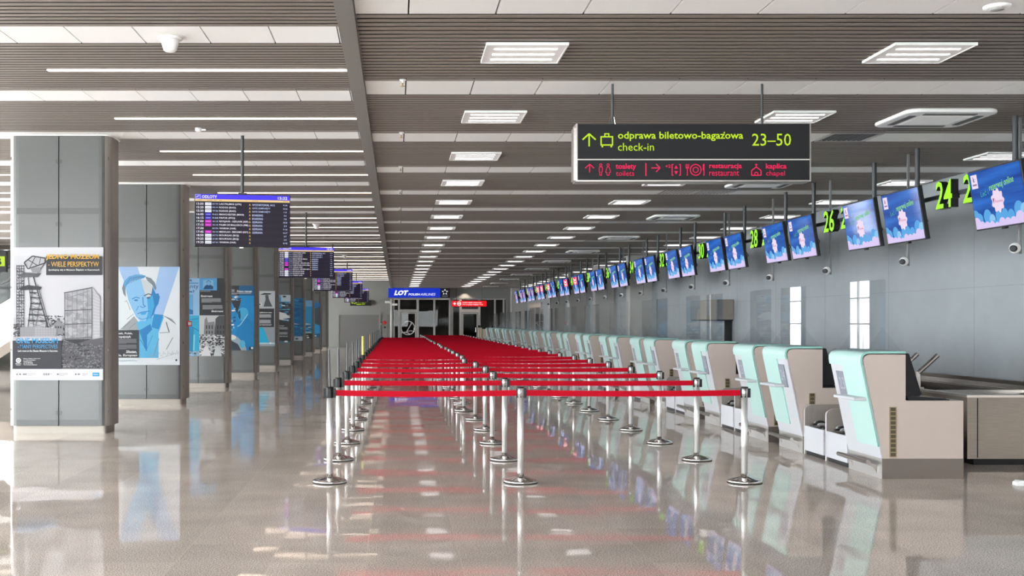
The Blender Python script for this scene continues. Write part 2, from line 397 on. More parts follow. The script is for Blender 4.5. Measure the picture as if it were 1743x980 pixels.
def leaf(name, x0, x1, z1, label):
    o = MB(); t = 0.08
    o.box(x0, x0 + t, YF + 0.07, YF + 0.12, 0.02, z1, M_alu); o.box(x1 - t, x1, YF + 0.07, YF + 0.12, 0.02, z1, M_alu)
    o.box(x0 + t, x1 - t, YF + 0.07, YF + 0.12, z1 - t, z1, M_alu); o.box(x0 + t, x1 - t, YF + 0.07, YF + 0.12, 0.02, 0.12, M_alu)
    r = struct(o.build(name), label)
    MB().box(x0 + t, x1 - t, YF + 0.09, YF + 0.1, 0.12, z1 - t, M_tglass).build('pane', r)
    MB().tube([(x1 - 0.14, YF + 0.02, 0.95), (x1 - 0.14, YF + 0.02, 1.25)], 0.012, M_chrome).box(x1 - 0.15, x1 - 0.13, YF + 0.02, YF + 0.08, 0.97, 0.99, M_chrome).build('door_handle', r)
    return r
d1 = leaf('door_1', fx(681.5), fx(708.5), fz(531.5), 'glass door of the airline office with a crane emblem')
d2 = leaf('door_2', fx(786.5), fx(813.5), fz(532), 'glass door below the red sign')
eg = MB(); g = G(eg, 1.0, 1.0, (-1, 1, -1, 1), 0, 0.001)
lg = mat('etched_emblem', (0.62, 0.62, 0.62), 0.6)
g.ring(0, 0, 0.92, 0.1, lg)
g.lines([(-0.85, 0.62), (-0.2, 0.55), (0.5, -0.7)], 0.12, lg); g.lines([(-0.2, 0.55), (0.25, 0.8)], 0.1, lg); g.lines([(-0.2, 0.5), (0.3, 0.35), (0.62, 0.4)], 0.08, lg)
eg.build('etched_emblem', d1, (fx(694.5), YF + 0.065, fz(558)))
# right wall doorway near the far corner
dr = MB()
for a, b in ((65.8, 66.1), (68.6, 68.8), (71.4, 71.7)): dr.box(XW - 0.08, XW, a, b, 0, 2.45, M_alu)
dr.box(XW - 0.08, XW, 65.8, 71.7, 2.45, 2.75, mat('lintel_beige', (0.45, 0.39, 0.33), 0.5))
dr.box(XW - 0.04, XW, 66.1, 71.4, 0.02, 2.45, mat('dark_door_leaf', (0.09, 0.085, 0.08), 0.3))
struct(dr.build('door_3'), 'dark double door with beige lintel in the desk wall')
# roller shutter
rs = MB(); X0, X1, ZT = fx(577), fx(645), fz(535.7)
for i in range(22): rs.box(X0, X1, YF - 0.05, YF - 0.02 - 0.012 * (i % 2), i * ZT / 22, (i + 1) * ZT / 22 - 0.012, M_shut)
rs.box(X0, X1, YF - 0.02, YF, 0, ZT, M_shut)
r = struct(rs.build('door_4'), 'dark roller shutter in the end wall')
MB().box(X0 - 0.12, X0, YF - 0.08, YF, 0, ZT + 0.12, M_wallf).box(X1, X1 + 0.12, YF - 0.08, YF, 0, ZT + 0.12, M_wallf).box(X0, X1, YF - 0.08, YF, ZT, ZT + 0.12, M_wallf).build('door_frame', r)
struct(MB().box(fx(658.5), fx(662), YF - 0.03, YF, 0, 2.1, mat('side_door_grey', (0.2, 0.19, 0.18), 0.5)).build('door_5'), 'narrow grey side door')

# left glazed facade and the unseen one behind the camera, sized for its light
for nm, along, pos in (('window_1', 'y', XL), ('window_2', 'x', YB)):
    fr = MB(); gl = MB()
    if along == 'y':
        gl.box(pos - 0.02, pos - 0.01, YB, YF, 0.1, HL, M_fglass)
        y = YB
        while y < YF: fr.box(pos - 0.09, pos + 0.03, y - 0.04, y + 0.04, 0, HL + 0.1, M_alu); y += 2.88
        for z in (0.05, 1.5, 2.9): fr.box(pos - 0.08, pos + 0.02, YB, YF, z - 0.04, z + 0.04, M_alu)
    else:
        gl.box(XL, -3.0, pos - 0.02, pos - 0.01, 0.1, HR, M_fglass)
        x = XL
        while x < -3.0: fr.box(x - 0.04, x + 0.04, pos - 0.09, pos + 0.03, 0, HL + 0.1, M_alu); x += 2.3
        for z in (0.05, 2.6): fr.box(XL, -3.0, pos - 0.08, pos + 0.02, z - 0.04, z + 0.04, M_alu)
    r = struct(gl.build(nm), 'tall glazed facade with aluminium mullions'); fr.build('window_frame', r)

struct(MB().box(-3.0, XW, YB - 0.2, YB, 0, 1.0, M_pil).box(-3.0, XW, YB - 0.2, YB, 3.2, HL, M_pil).box(-3.0, -1.5, YB - 0.2, YB, 1.0, 3.2, M_pil).box(1.5, 2.5, YB - 0.2, YB, 1.0, 3.2, M_pil).box(5.5, XW, YB - 0.2, YB, 1.0, 3.2, M_pil).build('wall_back_unseen'), 'unseen wall behind the viewer with openings shaped for the light')  # unseen wall; openings set how much daylight reaches camera-facing sides
struct(MB().box(XL - 0.1, XL + 0.35, 36.0, 52.0, 0, HL, mat('added_screen_panel', (0.36, 0.42, 0.41), 0.5)).build('wall_left_added'), 'added grey-green panel screening the bright daylight of the left facade')  # added panel, covers the over-bright daylight left of the first column
# ================================================================ COLUMNS
COLY = [16.42 + 5.76 * i for i in range(10)]
def column_proto():
    root = empty('column', (0, 0, 0))
    W2, D, r = 0.735, 0.60, 0.16
    a = rrect(-W2 + 0.012, W2 - 0.012, 0.012, D, r)
    body = MB(); body.vprism(rrect(-W2 + 0.03, W2 - 0.03, 0.03, D, r), 0.108, HL - 0.005, M_colb); body.build('column_core', root)
    # two front panels with a dark seam, wrapping round the corners
    for sgn in (-1, 1):
        p = MB(); t = 0.018; path = []
        path.append((0.008, 0.0)); path.append((W2 - r, 0.0))
        for q in range(1, 7): an = R(-90 + 90 * q / 6); path.append((W2 - r + r * math.cos(an), r + r * math.sin(an)))
        inner = [(0.008, t)] + [(W2 - r, t)] + [(W2 - r + (r - t) * math.cos(R(-90 + 90 * q / 6)), r + (r - t) * math.sin(R(-90 + 90 * q / 6))) for q in range(1, 7)]
        pl = [(sgn * x, y) for x, y in path[:4]] + [(sgn * x, y) for x, y in inner[:4][::-1]]
        p.vprism(pl, 0.112, HL - 0.01, M_colp)
        pl = [(sgn * x, y) for x, y in path[3:] + [(W2, D - 0.1)]] + [(sgn * x, y) for x, y in ([(W2 - t, D - 0.1)] + inner[3:][::-1])]
        p.vprism(pl, 0.112, HL - 0.01, M_cols)
        o = panel_o = p.build('panel', root)
        b = MB()
        for z in (0.16, 3.19): b.box(sgn * (0.012 if sgn > 0 else 0.6), sgn * (0.6 if sgn > 0 else 0.012), -0.003, 0, z - 0.045 if z > 1 else 0.112, z + 0.045 if z > 1 else 0.2, M_colb)
        b.build('band', panel_o)
        h = MB()
        for z in (0.35, 1.2, 2.1, 3.0, 3.95): h.box(sgn * (W2 - 0.06) - 0.03, sgn * (W2 - 0.06) + 0.03, 0.05, 0.075, z - 0.02, z + 0.02, M_colb)
        for z in (0.3, 3.0, 3.9): h.box(sgn * 0.03 - 0.012, sgn * 0.03 + 0.012, -0.008, 0, z - 0.03, z + 0.03, M_colb)
        h.build('hinge', panel_o)
    MB().vprism(rrect(-0.675, 0.675, 0.05, D - 0.05, 0.05), 0, 0.108, mat('plinth_steel', (0.34, 0.305, 0.27), 0.5, 0.5)).build('plinth', root)
    MB().vprism(rrect(-W2 - 0.03, W2 + 0.03, -0.03, D + 0.03, r), HL - 0.01, HL + 0.02, M_tile).build('collar', root)
    return root
CX = -4.85
cp = column_proto(); columns = []
for i, y in enumerate(COLY):
    c = cp if i == 0 else dup(cp, (0, 0, 0)); c.location = (CX, y, 0); struct(c); columns.append(c)
    c['category'] = 'column'
    c['label'] = 'grey panel-clad column, %s of the row from the entrance' % ordn(i + 1)

# ================================================================ POSTERS
PW, PH = 1.29, 1.9
def poster_base(frame, ground):
    mb = MB(); mb.box(-PW / 2, PW / 2, 0.0, 0.02, -PH / 2, PH / 2, ink('d9d9dc'))
    g = G(mb, PW, PH, frame, 0.0); g.rect(frame[0], frame[2], frame[1], frame[3], ground)
    return mb, g
def fuzz(g, x0, x1, y0, y1, cols, n, s, seed=1):
    q = random.Random(seed)
    for _ in range(n):
        cx, cy = q.uniform(x0, x1), q.uniform(y0, y1); a, b = q.uniform(0.4, 1) * s, q.uniform(0.3, 0.8) * s
        g.poly([(min(max(cx + a * math.cos(t + 0.3) * q.uniform(0.7, 1.2), x0), x1), min(max(cy + b * math.sin(t + 0.3) * q.uniform(0.7, 1.2), y0), y1)) for t in (0, 1.05, 2.1, 3.14, 4.2, 5.2)], q.choice(cols))
def para(g, x0, x1, y0, y1, m, n, t=0.45, seed=3):
    q = random.Random(seed); h = (y1 - y0) / n
    for i in range(n):
        g.rect(x0, y0 + i * h, x0 + (x1 - x0) * (1 if i < n - 1 else 0.55) * q.uniform(0.95, 1), y0 + (i + t) * h, m)
K1, K2, K3, K4, WH = ink('2b2b2f'), ink('55555a'), ink('8c8c90'), ink('b4b4b8'), ink('f2f2f2')
def poster_museum():
    mb, g = poster_base((50, 652, 47, 937), ink('d4d3d8'))
    g.rect(50, 47, 652, 105, ink('dcdbe0')); g.rect(50, 520, 652, 650, ink('c6c5ca'))
    # trees and old brick house
    fuzz(g, 265, 395, 505, 640, [K1, K2, K3], 120, 12, 2); fuzz(g, 50, 110, 560, 660, [K1, K2], 60, 12, 4)
    g.poly([(322, 560), (350, 535), (385, 565), (385, 630), (322, 630)], K3)
    for x in (332, 348, 364): g.rect(x, 575, x + 9, 590, K1)
    # pit-head tower: stair tower, raking legs, platforms, wheel house
    for x in (74, 90, 106, 122): g.line(x, 165, x, 590, 4, K1)
    for i in range(22): g.line(72, 172 + i * 19.5, 126, 172 + i * 19.5, 4 if i % 2 else 7, K1 if i % 3 else K2)
    for i in range(10): g.line(74, 180 + i * 41, 122, 218 + i * 41, 3, K2)
    fuzz(g, 74, 122, 200, 580, [K2, K3, K4], 70, 9, 9)
    g.lines([(150, 240), (190, 590)], 6, K2); g.lines([(185, 240), (285, 590)], 8, K1); g.lines([(180, 330), (150, 590)], 6, K1)
    g.lines([(235, 380), (200, 590)], 5, K2); g.lines([(215, 300), (300, 590)], 4, K2)
    for y, x0, x1 in ((240, 120, 225), (325, 120, 240), (352, 160, 215), (385, 165, 235), (425, 165, 245), (463, 160, 260), (500, 155, 268), (540, 150, 280)): g.poly([(x0, y - 8), (x1, y - 3), (x1 - 10, y + 7), (x0, y + 4)], K1)
    for y in range(345, 590, 30): g.lines([(165, y), (220 + (y - 345) / 5, y + 28)], 3, K2); g.lines([(230 + (y - 345) / 5, y), (170, y + 28)], 3, K3)
    g.poly([(80, 235), (125, 215), (240, 222), (215, 245), (110, 250)], K2)
    g.poly([(90, 318), (150, 300), (243, 312), (230, 332), (100, 335)], K1)
    g.poly([(125, 140), (178, 105), (262, 118), (268, 150), (215, 222), (160, 190)], K4)
    g.lines([(125, 150), (180, 106), (264, 120), (266, 152), (150, 192), (125, 150)], 8, K1)
    g.lines([(150, 130), (215, 170)], 5, K1); g.lines([(200, 110), (160, 188)], 5, K1); g.lines([(235, 116), (225, 165)], 5, K2); g.lines([(264, 150), (215, 222)], 4, K1)
    g.poly([(165, 188), (240, 176), (225, 218), (180, 215)], K3)
    # pale stone hall
    g.poly([(98, 583), (195, 576), (340, 590), (340, 645), (195, 655), (98, 650)], ink('a9a8ad')); g.poly([(98, 583), (195, 576), (195, 655), (98, 650)], ink('9a999e'))
    for x in range(105, 340, 18): g.line(x, 583, x, 650, 1.5, K3)
    for y in (600, 617, 634): g.line(98, y, 340, y, 1.5, K3)
    # glass cube
    g.poly([(580, 315), (632, 385), (632, 642), (580, 660)], ink('c2c1c6'))
    for y in range(345, 640, 22): g.line(580, y, 632, y + 30 * (1 - (y - 345) / 295) - 4, 1.5, K3)
    g.poly([(392, 352), (580, 316), (580, 662), (396, 662)], ink('aeadb2'))
    fuzz(g, 396, 578, 360, 655, [ink('a09fa4'), ink('bab9be'), ink('98979c')], 90, 26, 6)
    for x in (396, 416, 447, 478, 521, 548, 578): g.line(x, 352 - (x - 396) * 0.19, x, 662, 4 if x in (396, 578) else 2, K2)
    for y in (468, 560, 655): g.line(394, y + 4, 580, y - 4, 6, K2)
    g.line(392, 353, 580, 317, 7, K2); g.line(420, 385, 560, 340, 5, K3); g.line(470, 415, 560, 405, 4, K3)
    g.rect(636, 545, 652, 645, K3)
    # lawn
    g.poly([(376, 668), (470, 690), (580, 665), (652, 650), (652, 862), (376, 862)], ink('5c5b60'))
    fuzz(g, 377, 652, 690, 862, [K1, K2, ink('77767b'), ink('8f8e93')], 330, 9, 8)
    g.poly([(376, 664), (590, 660), (470, 692)], K1)
    g.rect(50, 645, 380, 672, ink('bcbbc0'))
    # text blocks
    g.rect(275, 108, 648, 234, ink('2e2d33'))
    YE = ink('e9b43a')
    g.text('JEDNO MUZEUM', 272, 628, 95, 134, YE, 0.03); g.text('- WIELE PERSPEKTYW', 288, 626, 144, 177, YE, 0.004)
    g.text('Spotkajmy się w Muzeum Śląskim w Katowicach', 290, 630, 190, 207, WH, 0.02)
    g.rect(50, 672, 377, 862, ink('303038')); BL = ink('3a9fdc')
    g.text('ONE MUSEUM', 72, 353, 655, 690, BL, 0.03); g.text('- MANY PERSPECTIVES', 85, 351, 699, 724, BL, 0.002)
    g.text("Let's meet at the Silesian Museum in Katowice", 86, 351, 734, 747, WH, 0.02)
    g.ell(90, 805, 17, 17, WH); g.ring(90, 804, 9, 3, ink('303038')); g.text('Muzeum', 71, 109, 823, 830, WH, 0.02); g.text('Śląskie', 74, 106, 832, 839, WH, 0.02)
    for i, t in enumerate(('Muzeum Śląskie w Katowicach', 'ul. T. Dobrowolskiego 1', '40-205 Katowice', 'tel. 32 779 93 00', 'www.muzeumslaskie.pl')):
        g.text(t, 123, (236, 205, 182, 186, 212)[i], 788 + i * 10.5, 796 + i * 10.5, WH, 0.015)
    g.rect(50, 862, 652, 937, ink('eceaf0'))
    for x, wd in ((75, 12), (96, 10), (118, 28), (255, 12), (272, 8), (286, 10), (346, 14), (468, 8), (484, 16)): g.rect(x, 892, x + wd, 902, K2 if wd < 12 else K3)
    for x in (150, 258, 362, 515): para(g, x, x + (60 if x < 500 else 40), 890, 910, K4, 3)
    g.rect(584, 886, 630, 911, ink('2d9fe0')); g.text('śląskie.', 590, 624, 893, 905, WH, 0.01)
    return mb
def poster_portrait():
    mb, g = poster_base((-2, 590, 48, 928), ink('e4eaee'))
    sky, cy, cyd, cyl, gr = ink('a5c4ee'), ink('3ba6dc'), ink('1a7fbe'), ink('8cc4ee'), ink('7d8288')
    g.poly([(42, 48), (215, 48), (330, 420), (250, 560)], sky); g.poly([(412, 48), (586, 48), (430, 520), (300, 560)], sky)
    # collar and coat
    g.poly([(60, 610), (185, 490), (235, 560), (230, 620)], ink('a2a6aa')); g.poly([(400, 500), (560, 560), (588, 700), (588, 880), (390, 880)], ink('dfe4e8'))
    g.poly([(205, 545), (410, 480), (450, 500), (402, 640), (402, 865), (232, 865), (228, 640)], ink('5cb8e4'))
    g.poly([(230, 620), (330, 560), (345, 610), (300, 660), (300, 800), (290, 800), (250, 680)], cyd)
    g.poly([(360, 470), (445, 480), (405, 610), (340, 590)], ink('1f8cca'))
    for a, b in ((120, 520), (140, 600), (90, 590)): g.line(a, b, a + 60, b - 50, 4, gr)
    g.lines([(410, 640), (500, 635), (470, 540)], 5, gr); g.lines([(470, 545), (495, 630)], 9, ink('6a6f75')); g.lines([(530, 680), (470, 790)], 6, gr)
    for i in range(12): g.line(430 + i * 8, 480 + i * 3, 470 + i * 8, 500 + i * 6, 3, gr)
    g.lines([(405, 690), (360, 840)], 6, gr); g.lines([(240, 700), (285, 780)], 6, cyd); g.lines([(350, 660), (300, 780)], 4, cyd)
    # head
    g.poly([(98, 370), (120, 350), (135, 380), (150, 430), (120, 420)], ink('e9ecee')); g.lines([(105, 365), (118, 350), (128, 372), (150, 436)], 4, gr)
    head = [(112, 250), (140, 190), (200, 160), (262, 160), (320, 190), (362, 240), (372, 300), (376, 380), (362, 450), (330, 510), (285, 535), (240, 535), (205, 500), (165, 420), (135, 350)]
    g.poly(head, cyl)
    g.poly([(245, 160), (300, 172), (345, 220), (350, 290), (300, 330), (268, 250)], ink('cdd3d8'))
    g.poly([(350, 230), (378, 290), (400, 286), (414, 320), (400, 380), (380, 410), (362, 470), (325, 520), (340, 420), (330, 330)], cyd)
    g.poly([(300, 330), (350, 300), (365, 400), (335, 500), (290, 535), (310, 450)], cy)
    # hair
    g.poly([(78, 240), (95, 180), (140, 135), (200, 118), (250, 118), (290, 130), (275, 150), (220, 160), (160, 175), (120, 215), (108, 260), (112, 320), (90, 290)], ink('5fa5d8'))
    g.poly([(285, 135), (335, 150), (370, 190), (384, 240), (372, 262), (345, 210), (300, 170)], ink('7b8790'))
    g.poly([(78, 240), (95, 200), (108, 255), (112, 320), (90, 290)], gr)
    for i in range(7): g.lines([(110 + i * 22, 215 - i * 10), (150 + i * 20, 150 - i * 3), (215 + i * 12, 138 - i)], 4, (cyd, gr)[i % 2])
    # features
    g.lines([(168, 338), (200, 320), (235, 330)], 8, cyd); g.ell(203, 348, 18, 8, cyd); g.lines([(270, 310), (310, 290), (345, 300)], 9, ink('5a646e')); g.ell(312, 326, 17, 8, ink('59636d'))
    g.lines([(262, 320), (268, 390), (282, 402)], 8, cyd); g.lines([(238, 400), (262, 415), (290, 400)], 6, cyd)
    g.lines([(215, 470), (250, 455), (285, 450), (322, 445)], 7, cyd); g.poly([(240, 462), (300, 452), (285, 476), (250, 480)], cy)
    g.lines([(205, 440), (225, 400)], 5, cyd); g.lines([(225, 505), (260, 520), (310, 505)], 5, cyd)
    # signature strokes
    x = 320
    for i in range(26): g.line(x + i * 10, 860 - (i % 5) * 6 - i, x + i * 10 + 8, 820 + (i % 4) * 14 - i, 3, ink('98a0a6'))
    g.line(380, 880, 578, 815, 2.5, ink('98a0a6'))
    g.rect(-2, 615, 229, 863, ink('33353b'))
    g.text('Ślązak, Polak,', 4, 172, 630, 657, WH, 0.02); g.text('Europejczyk', 12, 158, 664, 690, WH, 0.02)
    para(g, 8, 212, 695, 740, K3, 6); para(g, 8, 212, 748, 790, K3, 6)
    g.text('Silesian,', 112, 208, 796, 825, WH, 0.02, skew=5); g.text('Pole, European', 10, 210, 830, 856, WH, 0.02, skew=5)
    g.text('Wojciech Korfanty', 45, 212, 880, 900, ink('9fc0d6'), 0.0); g.ell(560, 884, 9, 9, K1)
    return mb
BLU, CYA, DKB, LTB = ink('1f86c8'), ink('1aa7d9'), ink('12507e'), ink('9cc9f2')
BK = ink('343438')
def poster_emigrant():
    mb, g = poster_base((-62, 410, 58, 890), LTB)
    g.text('Litania', -40, 120, 62, 92, DKB, 0.02); g.rect(-55, 104, 178, 118, ink('5b9fd4')); g.text('Korfanty', -30, 178, 122, 180, DKB, 0.0); g.text('żyje!', 20, 140, 184, 220, DKB, 0.02)
    g.rect(-62, 232, 130, 445, ink('6db6e6')); g.poly([(-40, 445), (-20, 380), (20, 360), (20, 300), (50, 250), (70, 280), (75, 340), (62, 370), (128, 400), (130, 445)], ink('1d6fb0'))
    g.rect(186, 58, 410, 455, BK); g.rect(186, 58, 342, 188, ink('5aa9e6')); g.rect(218, 78, 310, 176, ink('88c4ee'))
    g.poly([(218, 176), (235, 140), (252, 130), (248, 95), (268, 80), (288, 95), (284, 130), (308, 145), (308, 176)], DKB); g.ell(268, 112, 17, 24, ink('7fbce8'))
    g.rect(190, 194, 285, 202, K3)
    g.text('Emigrant', 200, 302, 238, 266, WH, 0.03); g.rect(202, 272, 382, 320, K2); para(g, 204, 380, 274, 320, K4, 6); g.rect(212, 345, 396, 394, K2); para(g, 214, 394, 347, 393, K4, 6)
    g.text('Emigrant', 292, 396, 400, 426, WH, 0.03, skew=4)
    g.rect(-62, 456, 184, 838, ink('29b2dc')); g.poly([(40, 838), (50, 600), (75, 560), (60, 520), (90, 505), (110, 545), (135, 600), (130, 838)], ink('138fc4'))
    g.poly([(-62, 838), (-50, 640), (-20, 560), (10, 600), (30, 838)], ink('178fc2')); g.lines([(60, 505), (175, 490)], 8, ink('0f7fae')); g.lines([(140, 660), (135, 830)], 14, ink('8adcf2')); g.lines([(90, 560), (180, 620)], 8, ink('0f7fae'))
    fuzz(g, -62, 184, 838, 890, [K2, K3, K4, ink('7fb4c4')], 60, 16, 3)
    g.rect(186, 456, 410, 890, ink('cfd2d4'))
    g.poly([(225, 660), (232, 500), (250, 470), (262, 530), (320, 520), (330, 660)], K3); g.poly([(320, 660), (330, 490), (360, 458), (410, 458), (410, 670)], K2)
    for x in (245, 270, 295, 345, 370, 395): g.rect(x, 560, x + 9, 600, K1); g.rect(x, 620, x + 9, 650, K1)
    fuzz(g, 186, 410, 660, 890, [K1, K1, K2, WH, K4], 260, 15, 5)
    g.poly([(200, 890), (230, 800), (262, 780), (290, 890)], WH); g.poly([(310, 890), (335, 780), (370, 800), (385, 890)], ink('d9dcde'))
    return mb
def poster_bluefigure():
    mb, g = poster_base((330, 726, 146, 826), ink('128fd0'))
    g.rect(330, 146, 726, 250, BK); g.rect(590, 146, 726, 250, ink('1f5f8c')); g.text('W Polsce', 420, 520, 160, 178, WH, 0.02); g.rect(420, 184, 550, 212, K3); g.text('Prison retreat', 572, 706, 194, 216, WH, 0.03); para(g, 420, 706, 220, 244, K4, 3)
    fuzz(g, 480, 610, 250, 310, [WH, K4, K1], 30, 18, 2); g.poly([(515, 300), (608, 300), (575, 440)], BK)
    fuzz(g, 335, 560, 380, 640, [ink('7cc8ee'), ink('2a6f98'), ink('0f5f90'), WH], 60, 22, 8)
    g.poly([(575, 450), (585, 395), (620, 375), (660, 385), (675, 430), (655, 480), (640, 520), (600, 510), (580, 480)], ink('4ab4e2')); g.poly([(578, 430), (600, 400), (606, 470), (600, 505), (584, 480)], ink('0d4f7c'))
    g.poly([(540, 690), (590, 560), (660, 480), (726, 540), (726, 826), (600, 826)], ink('0a86c4')); g.lines([(670, 445), (600, 560), (575, 575)], 6, ink('bfe4f6'))
    g.poly([(330, 640), (500, 640), (580, 690), (640, 760), (660, 826), (330, 826)], ink('9fb4c0')); g.poly([(330, 720), (500, 710), (580, 760), (610, 826), (330, 826)], ink('39454f')); g.ell(525, 690, 40, 26, WH); g.ell(620, 760, 26, 40, ink('57b9e2'))
    g.rect(680, 790, 722, 824, BK); g.ell(708, 802, 10, 12, WH)
    return mb
def poster_rise():
    mb, g = poster_base((40, 278, 132, 900), ink('9aa0a6'))
    g.rect(40, 132, 278, 372, ink('b9bdc0')); g.poly([(40, 132), (62, 160), (160, 560), (240, 850), (66, 850), (40, 860)], ink('1596d2'))
    g.poly([(110, 350), (118, 210), (126, 195), (136, 230), (132, 350)], K2); g.poly([(205, 350), (218, 250), (215, 190), (235, 185), (240, 250), (262, 350)], K2); g.poly([(182, 185), (210, 160), (258, 165), (245, 182)], K1); g.ell(175, 318, 20, 16, K2); g.ring(175, 318, 20, 6, WH)
    g.rect(104, 378, 272, 634, BK); g.rect(104, 378, 160, 634, ink('10588a'))
    g.text('Przedsiębiorca', 106, 258, 422, 442, WH, 0.03); g.rect(122, 455, 254, 505, K3); para(g, 124, 252, 458, 504, K4, 5); g.rect(108, 532, 252, 585, K3); para(g, 110, 250, 535, 584, K4, 5); g.text('Entrepreneur', 118, 256, 594, 614, WH, 0.03, skew=4)
    g.poly([(66, 640), (205, 640), (240, 850), (66, 850)], ink('16b0dc')); g.rect(66, 850, 278, 872, ink('b9dcea')); g.ell(250, 858, 8, 12, WH)
    return mb
def poster_parade():
    mb, g = poster_base((336, 496, 190, 848), BK)
    g.rect(336, 190, 496, 290, ink('3f96d6')); g.rect(336, 190, 496, 225, ink('79b6ea')); g.rect(450, 190, 496, 280, ink('c4ced6')); g.ell(466, 212, 9, 12, BK)
    fuzz(g, 336, 496, 290, 545, [K1, WH, K2, ink('2a8cc8'), ink('5ab0e0')], 110, 18, 3)
    g.poly([(385, 545), (430, 415), (470, 440), (496, 500), (450, 520), (400, 545)], WH); g.poly([(336, 545), (336, 440), (420, 450), (380, 545)], ink('2f95d2'))
    g.text('Patriot', 340, 410, 580, 598, WH, 0.03); g.text('konsekwentny', 340, 466, 604, 620, WH, 0.03); g.rect(340, 630, 482, 662, K3); para(g, 342, 480, 632, 660, K4, 4); g.rect(340, 698, 482, 732, K3); para(g, 342, 480, 700, 730, K4, 4); g.text('Steadfast patriot', 340, 482, 746, 764, WH, 0.03)
    g.poly([(336, 820), (400, 805), (496, 830), (496, 848), (336, 848)], ink('56788e')); g.ell(474, 826, 9, 12, WH)
    return mb
def poster_riders():
    mb, g = poster_base((540, 660, 235, 825), ink('1b78b8'))
    fuzz(g, 540, 660, 235, 345, [ink('2a8ed0'), ink('0f5f9c'), ink('46a8e0')], 50, 22, 4); fuzz(g, 540, 660, 345, 540, [ink('1f86c8'), ink('176fae')], 40, 30, 6); g.ell(560, 400, 8, 30, WH)
    g.poly([(540, 545), (560, 545), (650, 598), (540, 598)], WH); g.rect(540, 598, 660, 700, ink('1873ae')); fuzz(g, 540, 660, 620, 760, [ink('0f5a90'), ink('2aa0d8'), ink('46b8e4')], 50, 14, 7)
    g.poly([(540, 690), (590, 730), (600, 780), (660, 780), (660, 825), (540, 825)], ink('d4e4ec')); g.rect(548, 765, 660, 825, ink('c9dbe6')); g.ell(636, 798, 7, 10, BK)
    return mb
def poster_monument():
    mb, g = poster_base((690, 798, 268, 790), ink('2c97d2'))
    g.rect(690, 268, 798, 350, ink('7fbcec')); g.poly([(705, 350), (740, 390), (745, 560), (795, 590), (740, 620), (705, 620)], ink('c4d6e0')); g.poly([(690, 480), (715, 470), (735, 540), (735, 640), (690, 660)], ink('2a3a4a')); g.poly([(690, 570), (730, 560), (738, 640), (690, 650)], ink('8c2b2b'))
    fuzz(g, 690, 798, 610, 715, [DKB, ink('1f86b8'), ink('58b8da'), WH], 45, 14, 5); g.rect(690, 715, 798, 790, BK); para(g, 700, 785, 718, 732, K4, 2); g.text('Pamięć', 712, 784, 738, 755, WH, 0.03); g.ell(780, 772, 6, 9, WH)
    return mb
def poster_curve():
    mb, g = poster_base((816, 902, 300, 775), ink('2089c6'))
    g.poly([(816, 300), (902, 300), (902, 360), (850, 430), (816, 450)], ink('1668a6')); g.poly([(902, 360), (902, 620), (860, 540), (840, 490), (850, 430)], ink('39454f'))
    g.poly([(816, 740), (850, 748), (902, 720), (902, 775), (816, 775)], ink('144f70')); g.ell(885, 755, 5, 8, WH)
    return mb
PL = [(poster_museum, 'black and white museum poster of a pit-head tower and glass hall on the nearest column'),
      (poster_portrait, 'white poster with a blue sketched portrait of a man in a suit'),
      (poster_emigrant, 'blue and black collage poster with four photographs headed Emigrant'),
      (poster_bluefigure, 'blue poster with a white-haired figure seen from the side'),
      (poster_rise, 'grey poster with a bright blue slanted band and raised arms'),
      (poster_parade, 'dark poster with a white-dressed crowd and two text blocks'),
      (poster_riders, 'deep blue poster with a pale foot and white streak'),
      (poster_monument, 'light blue poster with a dark figure and red patch'),
      (poster_curve, 'blue poster crossed by a dark curved shape, farthest of the posters')]
for i, (fn, lb) in enumerate(PL):
    o = fn().build('poster', None, (CX, COLY[i] - 0.022, 0.77 + PH / 2)); tag(o, lb, 'poster', 'posters on the columns')
# red call point seen at the side of the second column
o = MB().box(-0.05, 0.03, -0.04, 0.04, -0.055, 0.055, mat('alarm_red', (0.6, 0.02, 0.02), 0.4)).box(-0.03, 0.03, -0.045, -0.04, -0.03, 0.03, M_pw).build('call_point', None, (CX + 0.785, COLY[1] + 0.3, 1.57)); tag(o, 'small red alarm call point on the side of the second column', 'alarm')

# ================================================================ CEILING FITTINGS
# luminaires in three lines
lp = empty('ceiling_light', (0, 0, 0))
h = 0.31
MB().box(-h, h, -h, h, -0.018, -0.004, M_lpan).build('panel', lp)
fm = MB()
for a in ((-h - .012, h + .012, -h - .012, -h), (-h - .012, h + .012, h, h + .012), (-h - .012, -h, -h, h), (h, h + .012, -h, h)): fm.box(*a, -0.022, 0.0, M_pw)
fm.build('frame', lp)
for j in (-1, 0, 1): MB().box(-0.25, 0.25, j * 0.18 - 0.018, j * 0.18 + 0.018, -0.022, -0.018, M_line).build('tube', [c_ for c_ in lp.children if c_.name.startswith('panel')][0])
first = True
for X, k0, nm in ((1.02, 0, 'line nearest the beam'), (4.21, 0, 'middle line'), (7.9, 1, 'line above the desk wall')):
    n = 0
    for k in range(k0, 22):
        y = L0 + PITCH * k
        if y > YF - 1: break
        o = lp if first else dup(lp, (0, 0, 0)); first = False; n += 1
        o.location = (X, y, HR - 0.005)
        tag(o, 'square white ceiling light, %s from the front in the %s' % (ordn(n), nm), 'ceiling light', 'square ceiling lights')
